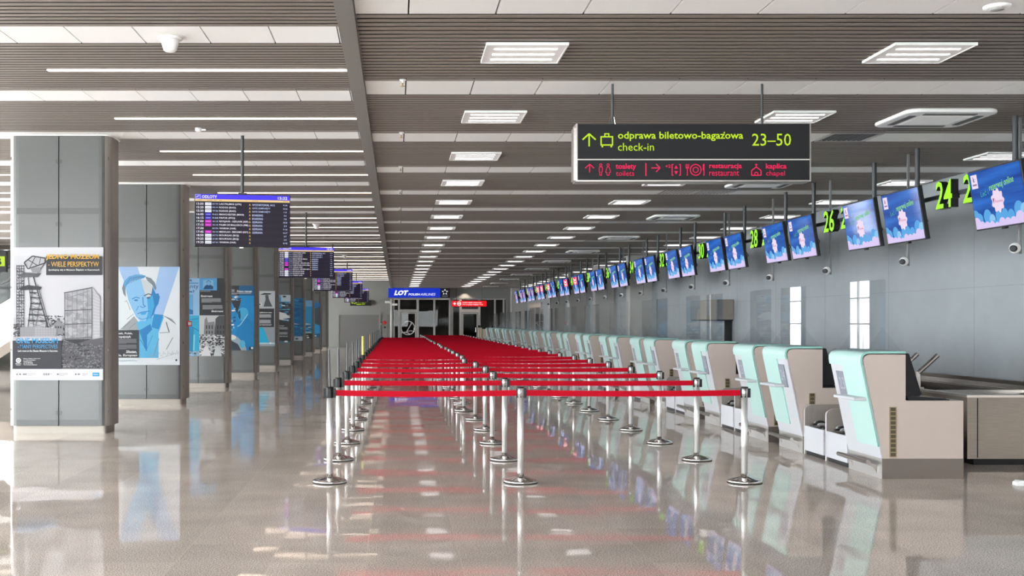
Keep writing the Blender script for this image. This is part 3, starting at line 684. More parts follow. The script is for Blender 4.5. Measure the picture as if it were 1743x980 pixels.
# linear lights on the left
lt = empty('linear_light', (0, 0, 0))
MB().box(-1.6, 1.6, -0.045, 0.045, -0.006, 0.0, M_beam).build('housing', lt)
MB().box(-1.6, 1.6, -0.035, 0.035, -0.014, -0.006, M_strip).build('diffuser', lt.children[0])
first = True
for nm, X in (('between the beam and the columns', -2.1), ('beyond the columns', -8.2)):
    for k in range(0, 23):
        y = L0 + PITCH * k
        if y > YF - 1: break
        o = lt if first else dup(lt, (0, 0, 0)); first = False
        o.location = (X, y, HL - 0.005)
        tag(o, 'long glowing linear light %s, %s from the front' % (nm, ordn(k + 1)), 'ceiling light', 'linear lights of the left ceiling')
# air-conditioning cassettes
ac = empty('air_conditioner', (0, 0, 0))
q = 0.475
MB().vprism(rrect(-q, q, -q, q, 0.13, 6), -0.045, 0.0, M_pw).build('cover', ac, bevel=0.02)
gr_ = MB(); gr_.box(-0.27, 0.27, -0.27, 0.27, -0.05, -0.045, M_tile)
for j in range(13): gr_.box(-0.25, 0.25, -0.25 + j * 0.04, -0.235 + j * 0.04, -0.054, -0.05, mat('cassette_grille', (0.66, 0.66, 0.65), 0.5))
gr_.build('grille', ac.children[0])
for a in ((-0.27, 0.27, 0.315, 0.385), (-0.27, 0.27, -0.385, -0.315), (0.315, 0.385, -0.27, 0.27), (-0.385, -0.315, -0.27, 0.27)): MB().box(*a, -0.052, -0.044, M_vent).build('louvre', ac.children[0])
for i in range(11):
    o = ac if i == 0 else dup(ac, (0, 0, 0)); o.location = (5.69, L0 + PITCH * (1 + 2 * i), HR - 0.005)
    tag(o, 'white ceiling air conditioner with rounded corners, %s from the front' % ordn(i + 1), 'air conditioner', 'ceiling air conditioners')
# slotted vents
vp_ = empty('ceiling_vent', (0, 0, 0))
f_ = MB()
for a in ((-.3, .3, -.3, -.27), (-.3, .3, .27, .3), (-.3, -.27, -.27, .27), (.27, .3, -.27, .27)): f_.box(*a, -0.004, 0.02, M_alu)
f_.build('frame', vp_); MB().box(-.27, .27, -.27, .27, 0.012, 0.02, M_back).build('backing', vp_)
sl = MB()
for j in range(9): sl.box(-.27 + j * .06, -.235 + j * .06, -.27, .27, 0.0, 0.012, M_vent)
sl.build('louvre', vp_)
n = 0
for k, xs in sorted(vents.items()):
    for x in xs:
        xc = 0.08 - TW + TW * (math.floor((x - (0.08 - TW)) / TW) + 0.5)
        o = vp_ if n == 0 else dup(vp_, (0, 0, 0)); n += 1
        o.location = (xc, S0 + PITCH * k, HR); tag(o, 'dark slotted ceiling vent in a white stripe, %s from the front' % ordn(n), 'vent', 'ceiling vents')
# smoke detectors, speaker, sprinklers
sd = empty('smoke_detector', (0, 0, 0)); MB().lathe([(0.115, 0), (0.115, -0.018), (0.085, -0.025)], M_pw, 24).build('base', sd)
MB().lathe([(0.088, -0.02), (0.076, -0.07), (0.06, -0.12), (0.045, -0.132), (0.0, -0.134)], M_pw, 24).build('cap', sd)
for i, (x, y, lb) in enumerate(((-2.14, 10.8, 'white cone-shaped detector on the nearest white stripe of the left ceiling'), (-2.2, 31.3, 'white cone-shaped detector high above the second departure board'), (-2.1, 45.7, 'white cone-shaped detector above the third departure board'))):
    o = sd if i == 0 else dup(sd, (0, 0, 0)); o.location = (x, y, HL); tag(o, lb, 'detector', 'ceiling detectors')
o = MB().lathe([(0.09, 0), (0.09, -0.012), (0.06, -0.02), (0.0, -0.02)], M_pw, 20).lathe([(0.05, -0.02), (0.045, -0.028), (0, -0.028)], M_grey, 16).build('ceiling_speaker', None, (at(1697, 10, 7.93).x, 7.93, HR)); tag(o, 'round white ceiling disc on the nearest white stripe above the desks', 'ceiling fitting')
o = MB().lathe([(0.05, 0), (0.05, -0.03), (0.03, -0.05), (0, -0.05)], M_pw, 16).box(0.02, 0.1, -0.02, 0.02, -0.035, -0.015, M_pw).build('motion_sensor', None, (at(338, 218, 15.8).x, 15.8, HL - 0.006)); tag(o, 'tiny white sensor on the slats right of the nearest column', 'sensor')
sp = empty('sprinkler', (0, 0, 0)); MB().lathe([(0.03, 0), (0.03, -0.008), (0.008, -0.012), (0.008, -0.03)], M_pw, 12).build('escutcheon', sp); MB().lathe([(0.007, -0.03), (0.006, -0.055), (0.022, -0.058), (0.022, -0.061), (0, -0.061)], mat('brass', (0.6, 0.42, 0.2), 0.3, 1.0), 12).build('nozzle', sp)
for i in range(8):
    o = sp if i == 0 else dup(sp, (0, 0, 0)); o.location = (0.05, S0 + PITCH * (1 + i) - 0.39, HR - 0.006); tag(o, 'small brass sprinkler beside the beam, %s from the front' % ordn(i + 1), 'sprinkler', 'ceiling sprinklers')

# ================================================================ HANGING DIRECTION SIGN
SY = 10.43; kx = SY / FPX
sx0, sx1, sz0, sz1 = (983 - VX) * kx, (1378 - VX) * kx, CAMH - (306.5 - VY) * kx, CAMH - (211 - VY) * kx
sw, sh = sx1 - sx0, sz1 - sz0
sg = empty('direction_sign', ((sx0 + sx1) / 2, SY, (sz0 + sz1) / 2))
b = MB(); b.box(-sw / 2, sw / 2, 0.0, 0.2, -sh / 2, sh / 2, M_signbk); b.build('panel', sg)
fm = MB()
for x in (-sw / 2 - 0.012, sw / 2): fm.box(x, x + 0.012, -0.004, 0.205, -sh / 2 - 0.012, sh / 2 + 0.004, M_steel)
fm.box(-sw / 2 - 0.03, -sw / 2 - 0.012, 0.03, 0.17, -sh / 2 + 0.0, sh / 2 - 0.03, M_steel)
fm.box(-sw / 2, sw / 2, -0.004, 0.205, -sh / 2 - 0.012, -sh / 2, M_steel); fm.build('frame', sg)
FRS = (90, 1550, 338, 688)                               # frame of the sign in the enlarged photograph
gm = MB(); g = G(gm, sw, sh, FRS, 0.0, 0.002)
g.rect(90, 556, 1550, 563, mat('sign_divider', (0.55, 0.52, 0.48), 0.4))
gm.build('divider', sg)
def sp(name):
    """start a new piece of the sign print; it is built when the next one starts"""
    global _cur
    if _cur: _cur[1].build(_cur[0], sg)
    _cur = (name, MB()) if name else None
    return G(_cur[1], sw, sh, FRS, 0.0, 0.002) if name else None
_cur = None
m = M_gtext
g = sp('arrow'); g.line(163, 402, 163, 478, 9, m); g.lines([(122, 436), (163, 399), (204, 436)], 9, m)
g = sp('suitcase_symbol')
for a in ((234, 414, 314, 422), (234, 465, 314, 473), (234, 414, 242, 473), (306, 414, 314, 473), (258, 396, 290, 403), (258, 396, 265, 414), (283, 396, 290, 414)): g.rect(*a, m)
g.ell(246, 479, 6, 5, m); g.ell(302, 479, 6, 5, m)
g = sp('lettering'); g.text('odprawa biletowo-bagazowa', 344, 1132, 386, 444, m, 0.014); g.ell(1013, 392, 5, 5, m)
g = sp('lettering'); g.text('check-in', 344, 571, 457, 505, m, 0.0)
g = sp('lettering'); g.text('23–50', 1188, 1433, 398, 474, m, 0.0)
m = M_ptext
g = sp('arrow'); g.line(166, 590, 166, 640, 6, m); g.lines([(138, 614), (166, 588), (194, 614)], 6, m)
g = sp('toilet_symbol')
g.ring(236, 593, 9, 4, m); g.lines([(227, 606), (246, 606), (246, 636), (242, 636), (242, 658), (230, 658), (230, 636), (226, 636), (227, 606)], 4, m)
g.ring(282, 593, 9, 4, m); g.lines([(276, 606), (288, 606), (298, 640), (289, 640), (289, 658), (275, 658), (275, 640), (266, 640), (276, 606)], 4, m)
g = sp('lettering'); g.text('toalety', 330, 459, 584, 628, m, 0.022); g.text('toilets', 332, 446, 630, 661, m, 0.0)
g = sp('divider'); g.rect(516, 582, 523, 662, m)
g = sp('arrow'); g.line(554, 612, 606, 612, 6, m); g.lines([(584, 587), (609, 612), (584, 637)], 6, m)
g = sp('lift_symbol'); g.text('+2', 642, 676, 591, 611, m, 0.02)
for a in ((682, 588, 688, 660), (682, 588, 694, 593), (682, 655, 694, 660), (734, 588, 740, 660), (728, 588, 740, 593), (728, 655, 740, 660)): g.rect(*a, m)
g.poly([(698, 616), (710, 595), (722, 616)], m); g.poly([(698, 632), (722, 632), (710, 653)], m)
g = sp('restaurant_symbol')
for x in (770, 778, 787): g.rect(x, 588, x + 4, 612, m)
g.rect(770, 608, 791, 615, m); g.rect(778, 612, 783, 660, m); g.ring(833, 624, 37, 6, m); g.ring(833, 624, 19, 5, m); g.poly([(878, 590), (884, 586), (888, 586), (888, 660), (882, 660), (882, 626), (877, 626)], m)
g = sp('lettering'); g.text('restauracja', 918, 1124, 584, 624, m, 0.02); g.text('restaurant', 918, 1106, 630, 661, m, 0.0)
g = sp('chapel_symbol'); g.lines([(1185, 658), (1185, 628), (1214, 606), (1244, 628), (1244, 658), (1185, 658)], 6, m); g.line(1214, 585, 1214, 608, 5, m); g.line(1206, 592, 1222, 592, 5, m); g.lines([(1204, 658), (1204, 644), (1214, 638), (1225, 644), (1225, 658)], 5, m)
g = sp('lettering'); g.text('kaplica', 1275, 1405, 584, 626, m, 0.022); g.text('chapel', 1276, 1394, 630, 669, m, 0.0)
sp(None)
for px in (1046, 1303):
    x = (px - VX) * kx - (sx0 + sx1) / 2
    t = MB(); t.tube([(x, 0.1, sh / 2 - 0.01), (x, 0.1, HR + 0.0 - (sz0 + sz1) / 2)], 0.011, M_dark)
    if px < 1100: t.tube([(x - 0.03, 0.1, sh / 2), (x - 0.014, 0.1, sh / 2 + 0.08), (x, 0.1, sh / 2 + 0.11), (x + 0.014, 0.1, sh / 2 + 0.08), (x + 0.03, 0.1, sh / 2)], 0.006, M_chrome, 6)
    t.build('hanger', sg)
tag(sg, 'long black hanging sign with green check-in and pink toilets lettering', 'sign')

# ================================================================ DEPARTURE BOARDS
BW, BH = 1.36, 0.75
bd = empty('departure_board', (0, 0, 0))
MB().box(-BW / 2, BW / 2, -0.03, 0.09, -BH / 2, BH / 2, M_black).build('housing', bd, bevel=0.006)
gm = MB(); FRB = (95, 1550, 98, 925); g = G(gm, BW, BH, FRB, -0.031, 0.001)
g.rect(104, 104, 1541, 915, glow('281f33', 0.8))
g.rect(104, 104, 1541, 180, glow('4a3cf0', 1.0)); g.rect(104, 180, 1541, 214, glow('f0cf90', 1.0))
for a in ((106, 108, 186, 114), (106, 168, 186, 174), (106, 108, 112, 174), (180, 108, 186, 174)): g.rect(*a, glow('c8c8ff', 1.0))
g.lines([(122, 152), (170, 126)], 9, glow('f4f2ff', 1.0)); g.lines([(132, 136), (150, 141)], 7, glow('f4f2ff', 1.0))
TW_, TY, TB = glow('f4f2ff', 1.0), glow('ffc83c', 1.0), glow('c9d6ff', 1.0)
g.text('ODLOTY', 205, 435, 120, 167, TW_, 0.025); g.text('15:32', 1360, 1505, 122, 168, TW_, 0.02)
for x, t in ((140, 'CZAS'), (285, 'LINIA'), (385, 'LOT'), (470, 'DO'), (870, 'T'), (960, 'STATUS'), (1440, 'ODPR.')): g.text(t, x, x + 16 * len(t), 190, 203, glow('a06038', 0.6), 0.01)
rows = [('13:50', 'w', 'ENT 7719', 'LAS PALMAS (LPA)', 800, 'WYSTARTOWAŁ 14:13', 1310, '9-10'), ('15:20', 'w', 'BRJ 041', 'RODOS (RHO)', 718, 'GATE ZAMKNIĘTY', 1243, '15-16'), ('15:30', 'w', 'TVP 7524', 'RODOS (RHO)', 718, 'GATE ZAMKNIĘTY', 1243, '1-3'),
        ('16:05', 'b', 'FR 6012', 'MANCHESTER (MAN)', 840, 'BOARDING', 1130, '5-6'), ('16:15', 'b', 'FR 6048', 'PAFOS (PFO)', 705, 'BOARDING', 1130, '7-8'), ('17:00', 'p', 'W6 1107', 'REYKJAVIK - KEFLAVIK (KEF)', 905, 'ODPRAWA', 1124, '18-20'),
        ('17:15', 'p', 'W6 1195', 'PALMA DE MALLORCA (PMI)', 905, 'ODPRAWA', 1124, '21'), ('17:30', '', 'BUC 3776', 'WARNA (VAR)', 718, 'ODPRAWA', 1124, '9-10'), ('17:45', 'p', 'W6 1121', 'MEDIOLAN - BERGAMO (BGY)', 905, 'ODPRAWA', 1124, '16-17'),
        ('18:50', 'w', 'ENT 7715', 'BOURGAS (BOJ)', 762, '', 0, '5-7'), ('19:25', 'w', 'LO 6801', 'BOURGAS (BOJ)', 760, '', 0, '3-4'), ('19:30', 'w', 'ENT 7613', 'WARNA (VAR)', 718, '', 0, '8-10')]
LC = {'w': glow('f2f4ff', 1.0), 'b': glow('3428c8', 1.0), 'p': glow('d21ec8', 1.0)}
for i, (tm, lc, fl, ds, xe, st, xs, gt) in enumerate(rows):
    y = 238 + i * 54.8
    if i % 2: g.rect(104, y - 10, 1541, y + 44, glow('221a30', 0.8))
    g.text(tm, 126, 230, y, y + 34, TW_, 0.012)
    if lc: g.rect(254, y - 4, 348, y + 38, LC[lc]); g.rect(266, y + 14, 336, y + 22, glow({'w': 'b8c0d0', 'b': 'd0d0ff', 'p': 'f0a8f0'}[lc], 0.8))
    g.text(fl, 364, 450, y + 6, y + 28, TB, 0.01); g.text(ds, 468, xe, y + 2, y + 36, TW_, 0.012)
    g.text('A', 918, 942, y + 4, y + 36, TY, 0.015)
    if st: g.text(st, 966, xs, y + 6, y + 38, TB, 0.01)
    g.text(gt, 1452 if len(gt) < 4 else 1442, 1492 if len(gt) < 4 else 1504, y + 8, y + 32, TB, 0.01)
gm.build('screen', bd)
MB().tube([(0, 0.05, BH / 2 - 0.02), (0, 0.05, HL - 3.05)], 0.024, M_dark, 14).box(-0.06, 0.06, 0.0, 0.1, BH / 2 - 0.0, BH / 2 + 0.03, M_dark).build('pole', bd)
MB().box(-0.045, 0.01, -0.02, 0.02, -BH / 2 - 0.018, -BH / 2, M_pw).build('receiver', bd)
for i in range(5):
    o = bd if i == 0 else dup(bd, (0, 0, 0)); o.location = (-2.216, 16.43 + 11.52 * i, 3.05); o.rotation_euler = (0, 0, R(11))
    tag(o, 'purple-headed departure board hanging on a black pole, %s from the front' % ordn(i + 1), 'departure board', 'hanging departure boards')

# ================================================================ STANCHIONS
ROW0, ROWD = 11.42, 1.85
XLf, XMd, XRt = -0.668, 1.25, 3.47
def post_parts(root, black_head):
    MB().lathe([(0.172, 0.0), (0.172, 0.006)], M_rub, 32).build('foot_ring', root)
    MB().lathe([(0.17, 0.006), (0.17, 0.024), (0.164, 0.030), (0.13, 0.040), (0.08, 0.053), (0.05, 0.062), (0.034, 0.066), (0.034, 0.09)], M_chrome, 32).build('base', root)
    MB().lathe([(0.031, 0.06), (0.031, 0.87)], M_tube, 20).build('tube', root)
    if black_head: MB().lathe([(0.038, 0.845), (0.040, 0.85), (0.040, 0.945), (0.035, 0.957), (0.0, 0.957)], M_black, 20).build('head', root)
    else:
        hd = MB(); hd.lathe([(0.034, 0.865), (0.034, 0.942)], M_tube, 20); hd.lathe([(0.037, 0.942), (0.037, 0.952), (0.03, 0.957), (0, 0.957)], M_black, 20); hd.build('head', root)
    r0 = 0.036 if black_head else 0.031
    for q in range(4):
        c = MB(); ex = 0.062 if black_head else (0.058 if q == 0 else 0.042 if q == 2 else 0.034); hw = 0.016 if black_head or q % 2 == 0 else 0.005
        c.box(r0 - 0.008, ex, -hw, hw, 0.848, 0.94, M_black)
        c.build('clip', [h_ for h_ in root.children if h_.name.startswith('head')][0], None, 0.003, (0, 0, R(90 * q)))
def belt(root, dx, sag):
    n = 12; vs = []; fs = []; x0, x1 = 0.05, dx - 0.04
    for i in range(n + 1):
        u = i / n; x = x0 + (x1 - x0) * u; s_ = -sag * 4 * u * (1 - u)
        for y, z in ((-0.0015, 0.866), (0.0015, 0.866), (0.0015, 0.924), (-0.0015, 0.924)): vs.append((x, y, z + s_))
    for i in range(n):
        for a in range(4): fs.append((i * 4 + a, (i + 1) * 4 + a, (i + 1) * 4 + (a + 1) % 4, i * 4 + (a + 1) % 4))
    fs += [(3, 2, 1, 0), (n * 4, n * 4 + 1, n * 4 + 2, n * 4 + 3)]
    MB().add(vs, fs, M_red).build('belt', root)
pB = empty('stanchion', (0, 0, 0)); post_parts(pB, True)
pC = empty('stanchion', (0, 0, 0)); post_parts(pC, False)
NL, NR = 22, 27
firstB = firstC = True
for k in range(NR):
    y = ROW0 + ROWD * k + (0.0 if k < 2 else rnd.uniform(-0.06, 0.06))
    xl = XLf + rnd.uniform(-0.012, 0.012); xm = (1.23, 1.245, 1.255, 1.30, 1.28, 1.2)[k] if k < 6 else XMd + rnd.uniform(-0.03, 0.03); xr = XRt + rnd.uniform(-0.012, 0.012)
    trio = []
    if k < NL: trio.append((xl, 'left', xm))
    trio += [(xm, 'middle', xr), (xr, 'right', None)]
    for x, side, nx in trio:
        if side == 'left': o = pB if firstB else None; src = pB
        else: o = pC if firstC else None; src = pC
        if o is None:
            o = dup(src, (0, 0, 0))
            for ch in list(o.children):
                if ch.name.split('.')[0] in ('belt', 'rod'): bpy.data.objects.remove(ch)
        if side == 'left': firstB = False
        else: firstC = False
        o.location = (x, y, 0)
        if nx is not None: belt(o, nx - x, rnd.uniform(0.004, 0.016))
        if side == 'left':
            mr_, rr = (M_yel, 0.024) if k == 6 else (M_org, 0.014) if k == 9 else (M_dark, 0.009)
            MB().tube([(0, 0, 0.95), (rnd.uniform(-0.008, 0.008), 0, 0.957 + 0.36 + rnd.uniform(-0.02, 0.03))], rr, mr_, 8).build('rod', o)
            extra = {6: ' with yellow rod', 9: ' with orange rod'}.get(k, '')
            lb = 'black-headed stanchion with rod in the left line, %s from the front%s' % (ordn(k + 1), extra)
        elif side == 'middle': lb = 'steel stanchion in the middle line holding red belts, %s from the front' % ordn(k + 1)
        else: lb = 'steel stanchion in the line nearest the desks, %s from the front' % ordn(k + 1)
        tag(o, lb, 'stanchion', 'belt barrier stanchions')

# ================================================================ CHECK-IN DESKS
DX, DW, PP = 4.95, 0.86, 3.58
slope = (-0.2) / (1.178 - 0.207)
def front_x(z): return slope * (z - 0.207)
ARC = []
for q in range(0, 9):      # round the top front corner
    t = q / 8; p0, p1, p2 = (-0.2, 1.178), (-0.222, 1.282), (-0.12, 1.282)
    ARC.append(((1 - t) ** 2 * p0[0] + 2 * t * (1 - t) * p1[0] + t * t * p2[0], (1 - t) ** 2 * p0[1] + 2 * t * (1 - t) * p1[1] + t * t * p2[1]))
def shell(z0, z1=None, t=0.024, off=0.012):
    """outline of a strip following the desk front from z0 up (over the top when z1 is None)"""
    pts = [(front_x(z0), z0)]
    if z1 is not None: pts.append((front_x(z1), z1))
    else: pts += ARC + [(0.24, 1.282)]
    out = []; inn = []
    for i, p in enumerate(pts):
        a = pts[max(i - 1, 0)]; b_ = pts[min(i + 1, len(pts) - 1)]; dx, dz = b_[0] - a[0], b_[1] - a[1]; l = math.hypot(dx, dz) or 1
        nx, nz = -dz / l, dx / l
        out.append((p[0] + nx * off, p[1] + nz * off)); inn.append((p[0] + nx * (off - t), p[1] + nz * (off - t)))
    return out + inn[::-1]
def strip(mb, z0, z1, y0, y1, t, off, m, me):
    o = shell(z0, z1, t, off); n = len(o) // 2
    vs = [(x, y0, z) for x, z in o] + [(x, y1, z) for x, z in o]; N = 2 * n
    for i in range(n - 1):
        a, b_, c, d = i, i + 1, N - 2 - i, N - 1 - i
        mb.add([vs[a], vs[b_], vs[N + b_], vs[N + a]], [(3, 2, 1, 0)], m, i > 0 and z1 is None and i < n - 2)
        mb.add([vs[d], vs[c], vs[N + c], vs[N + d]], [(0, 1, 2, 3)], m)
        mb.add([vs[a], vs[b_], vs[c], vs[d]], [(0, 1, 2, 3)], me); mb.add([vs[N + a], vs[N + b_], vs[N + c], vs[N + d]], [(3, 2, 1, 0)], me)
    mb.add([vs[0], vs[N - 1], vs[2 * N - 1], vs[N]], [(0, 1, 2, 3)], me); mb.add([vs[n - 1], vs[n], vs[N + n], vs[N + n - 1]], [(3, 2, 1, 0)], me)
def plate_mesh(num, y0):
    """number plate lying on the sloped front, in desk coordinates"""
    mb = MB(); w_, h_ = 0.215, 0.285
    g = G(mb, w_, h_, (0, 215, 0, 285), 0, 0.001); mb.box(-w_ / 2, w_ / 2, 0, 0.006, -h_ / 2, h_ / 2, M_plate)
    g.text(str(num), 38, 182, 66, 196, ink('d8d8e4'), 0.0); g.line(20, 262, 150, 262, 4, ink('e0e0ea'))
    a = math.atan(-slope); M = Matrix.Translation((front_x(0.935) - 0.017, y0, 0.935)) @ Matrix.Rotation(R(-90), 4, 'Z') @ Matrix.Rotation(a, 4, 'X')
    mb.v = [tuple(M @ Vector(v)) for v in mb.v]
    return mb
def desk_proto(kind):
    """kind 'odd': plate on the far side; 'even': plate on the near side"""
    root = empty('check_in_desk', (0, 0, 0))
    flip = (lambda a, b_: (a, b_)) if kind == 'odd' else (lambda a, b_: (DW - b_, DW - a))
    bp = [(0.012, 0.207), (front_x(1.178) + 0.012, 1.178)] + [(x + 0.012, z - 0.012) for x, z in ARC[1:]] + [(0.24, 1.268), (0.24, 0.797), (0.83, 0.797), (0.83, 0.207)]
    MB().prism(bp, 0.004, DW - 0.004, M_beige).build('body', root)
    MB().box(0.225, 0.832, -0.002, DW + 0.002, 0.790, 0.806, M_beige).build('worktop', root) if False else None
    MB().box(0.0, 0.832, 0.0, DW, 0.0, 0.207, M_kick).box(-0.004, 0.0, 0.0, DW, 0.0, 0.207, mat('kick_front', (0.40, 0.385, 0.375), 0.45, 0.4)).build('kickplate', root)
    f = MB(); strip(f, 0.209, 1.16, 0.0, DW, 0.014, 0.006, M_white, M_white); f.build('front_panel', root)
    s = MB(); a, b_ = flip(0.0, 0.52); strip(s, 0.33, None, a, b_, 0.022, 0.02, M_mint, M_minte); a, b_ = flip(0.52, DW); strip(s, 1.15, None, a, b_, 0.022, 0.02, M_mint, M_minte); s.build('mint_shell', root)
    # small ledge
    a, b_ = flip(0.04, 0.60); zx = front_x(0.80)
    MB().box(zx - 0.15, zx + 0.01, a, b_, 0.795, 0.828, M_white).build('ledge', root, bevel=0.01)
    # foot rail
    fr = MB(); fr.tube([(-0.13, 0.03, 0.165), (-0.13, DW - 0.03, 0.165)], 0.023, M_rail, 12)
    fr.build('foot_rail', root)
    for y in (0.12, DW - 0.12): MB().prism([(0.0, 0.03), (0.0, 0.12), (-0.13, 0.175), (-0.13, 0.145), (-0.03, 0.1)], y - 0.008, y + 0.008, M_rail).build('bracket', [h_ for h_ in root.children if h_.name.startswith('foot_rail')][0])
    # brass vent strip on the near side
    v = MB(); v.box(0.075, 0.145, -0.004, 0.004, 0.222, 0.735, M_brass)
    for i in range(11): v.box(0.085, 0.135, -0.006, -0.004, 0.232 + i * 0.0462, 0.266 + i * 0.0462, M_brassd)
    v.build('vent_strip', root)
    return root
protos = {'odd': desk_proto('odd'), 'even': desk_proto('even')}; used = set()
desk_y = {23: 11.69}
for i in range(13): desk_y[24 + 2 * i] = 13.97 + PP * i; desk_y[25 + 2 * i] = 13.97 + 1.30 + PP * i
desk_y[50] = 13.97 + PP * 13
for n in range(23, 51):
    kd = 'odd' if n % 2 else 'even'
    o = protos[kd] if kd not in used else dup(protos[kd], (0, 0, 0))
    if kd in used:
        for ch in list(o.children):
            if ch.name.split('.')[0] == 'number_plate': bpy.data.objects.remove(ch)
    used.add(kd); o.location = (DX, desk_y[n], 0)
    plate_mesh(n, DW - 0.24 if kd == 'odd' else 0.24).build('number_plate', o)['label'] = 'grey plate numbered %d' % n
    tag(o, 'mint and white check-in desk numbered %d' % n, 'desk', 'check-in desks')

# acrylic shields on the desks
sh_ = empty('acrylic_shield', (0, 0, 0))
MB().box(-0.004, 0.004, 0.02, DW + 0.06, 0.012, 0.735, M_glass).build('panel', sh_)
for y in (0.10, DW - 0.04):
    MB().prism([(-0.16, 0.0), (0.2, 0.0), (0.004, 0.24), (-0.004, 0.24)], y - 0.003, y + 0.003, M_gfoot).build('foot', sh_)
for n in range(23, 51):
    o = sh_ if n == 23 else dup(sh_, (0, 0, 0)); o.location = (DX + 0.04, desk_y[n] + 0.0, 1.303)
    tag(o, 'clear acrylic shield standing on desk number %d' % n, 'shield', 'acrylic shields on the desks')

# baggage conveyors between the desks
cv = empty('weighing_conveyor', (0, 0, 0)); CW = 0.68
MB().box(0.0, 0.03, 0.04, CW - 0.01, 0.05, 0.345, M_white).build('front_panel', cv)
MB().box(0.03, 1.22, 0.04, CW - 0.01, 0.05, 0.30, M_dsteel).build('chassis', cv)
MB().box(0.02, 1.2, 0.06, CW - 0.03, 0.0, 0.05, M_black).build('skirt', cv)
arch = [(0.0, 0.0), (0.0, 0.53)] + [(0.10 - 0.10 * math.cos(R(90 * q / 6)), 0.53 + 0.07 * math.sin(R(90 * q / 6))) for q in range(1, 7)] + [(1.24, 0.60), (1.24, 0.0)]
MB().prism(arch, CW - 0.035, CW, mat('arch_steel', (0.36, 0.32, 0.29), 0.4, 0.4), M_tube).build('side_frame', cv)
bl = MB(); bl.box(0.03, 1.22, 0.06, CW - 0.03, 0.30, 0.325, M_rub)
bl.build('belt', cv)
rb = MB()
for i in range(9):
    pr = [(0.055 * math.cos(R(a)), 0.028 * math.sin(R(a))) for a in range(0, 181, 30)]
    for s_ in range(3): rb.prism([(x + 0.12 + s_ * 0.1, z + 0.325 + 0.035 * (1 + math.cos(s_ * 2.1 + i))) for x, z in pr], 0.08 + i * 0.06, 0.08 + i * 0.06 + 0.04, M_grey if i % 2 else M_black)
rb.build('strip_curtain', cv)
ncv = 0
for i in range(14):
    base = desk_y[23 + 2 * i] + DW + 0.015
    for j in range(2):
        o = cv if ncv == 0 else dup(cv, (0, 0, 0)); ncv += 1
        o.location = (DX + 0.0, base + j * 0.70, 0)
        tag(o, 'white-fronted baggage conveyor with steel arch, beside desk number %d' % (23 + 2 * i + j), 'conveyor', 'baggage conveyors between the desks')

# long collector conveyor behind the desks
cc = empty('collector_conveyor', (6.36, 12.78, 0)); LY = 50.0; CWD = 1.2
b = MB(); b.box(0, CWD, 0, 0.02, 0.075, 0.76, M_dsteel); b.box(0, 0.02, 0.02, LY, 0.075, 0.76, M_dsteel); b.box(CWD - 0.02, CWD, 0.02, LY, 0.075, 0.76, M_dsteel); b.box(0.0, CWD, LY - 0.02, LY, 0.075, 0.76, M_dsteel)
b.build('side_panel', cc); MB().box(0.1, CWD - 0.1, 0.06, LY - 0.06, 0.0, 0.075, M_black).build('plinth', cc)
b = MB(); b.box(-0.01, CWD + 0.0, -0.012, 0.10, 0.76, 0.785, M_steel); b.box(-0.01, 0.09, 0.10, LY, 0.76, 0.785, M_steel); b.box(CWD - 0.09, CWD, 0.10, LY, 0.76, 0.785, M_steel)
b.box(0.09, CWD - 0.09, 0.88, 0.94, 0.72, 0.79, M_steel); b.box(0.09, CWD - 0.09, 4.0, LY - 0.02, 0.74, 0.765, M_dsteel); b.box(CWD - 0.03, CWD, 0.10, 4.0, 0.785, 0.83, M_steel); b.build('rim', cc)
MB().box(0.09, CWD - 0.09, 0.10, LY - 0.05, 0.52, 0.56, mat('blue_grey_belt', (0.16, 0.18, 0.24), 0.6)).build('belt', cc)
b = MB(); b.box(0.11, 0.118, -0.006, 0.0, 0.09, 0.75, M_black); b.build('panel_joint', cc)
tag(cc, 'long brushed-steel collector conveyor running behind the desks', 'conveyor')
ar = empty('steel_arm', (0, 0, 0)); MB().tube([(-0.11, 0, -0.10), (0.13, 0, 0.12)], 0.027, M_steel, 14).build('handle', ar)
MB().box(-0.13, -0.09, -0.02, 0.02, -0.27, -0.08, M_steel).box(-0.16, -0.06, -0.05, 0.05, -0.29, -0.27, M_steel).build('bracket', ar)
for i, y in enumerate((14.05, 14.6, 16.75, 17.3)):
    o = ar if i == 0 else dup(ar, (0, 0, 0)); o.location = (6.50, y, 1.075)
    tag(o, 'slanted steel arm on the collector conveyor rim, %s from the front' % ordn(i + 1), 'steel arm', 'slanted steel arms')
# monitors and keyboards at the nearest desks
mn = empty('desk_monitor', (0, 0, 0))
MB().prism([(0.0, 0.02), (0.03, 0.48), (0.07, 0.48), (0.20, 0.06), (0.16, 0.02)], 0.0, 0.40, M_black).build('screen_shell', mn, bevel=0.01); MB().box(-0.01, 0.2, 0.06, 0.34, 0.0, 0.02, M_black).build('stand', mn)
for i, n in enumerate((23, 24, 26)):
    o = mn if i == 0 else dup(mn, (0, 0, 0)); o.location = (DX + 0.26, desk_y[n] + 0.12, 0.797); tag(o, 'black monitor on the worktop of desk number %d' % n, 'monitor', 'desk monitors')
kb = empty('keyboard', (DX + 0.26, desk_y[23] + 0.03, 0.797)); MB().prism([(0.02, 0.0), (0.0, 0.05), (0.05, 0.045), (0.44, 0.012), (0.44, 0.0)], 0.0, 0.07, M_black).build('case', kb)
kk = MB()
for i in range(8): kk.box(0.06 + i * 0.045, 0.095 + i * 0.045, 0.012, 0.06, 0.042 - i * 0.0036, 0.047 - i * 0.0036, M_dark)
kk.build('keys', kb); tag(kb, 'black keyboard at the edge of desk 23 worktop', 'keyboard')
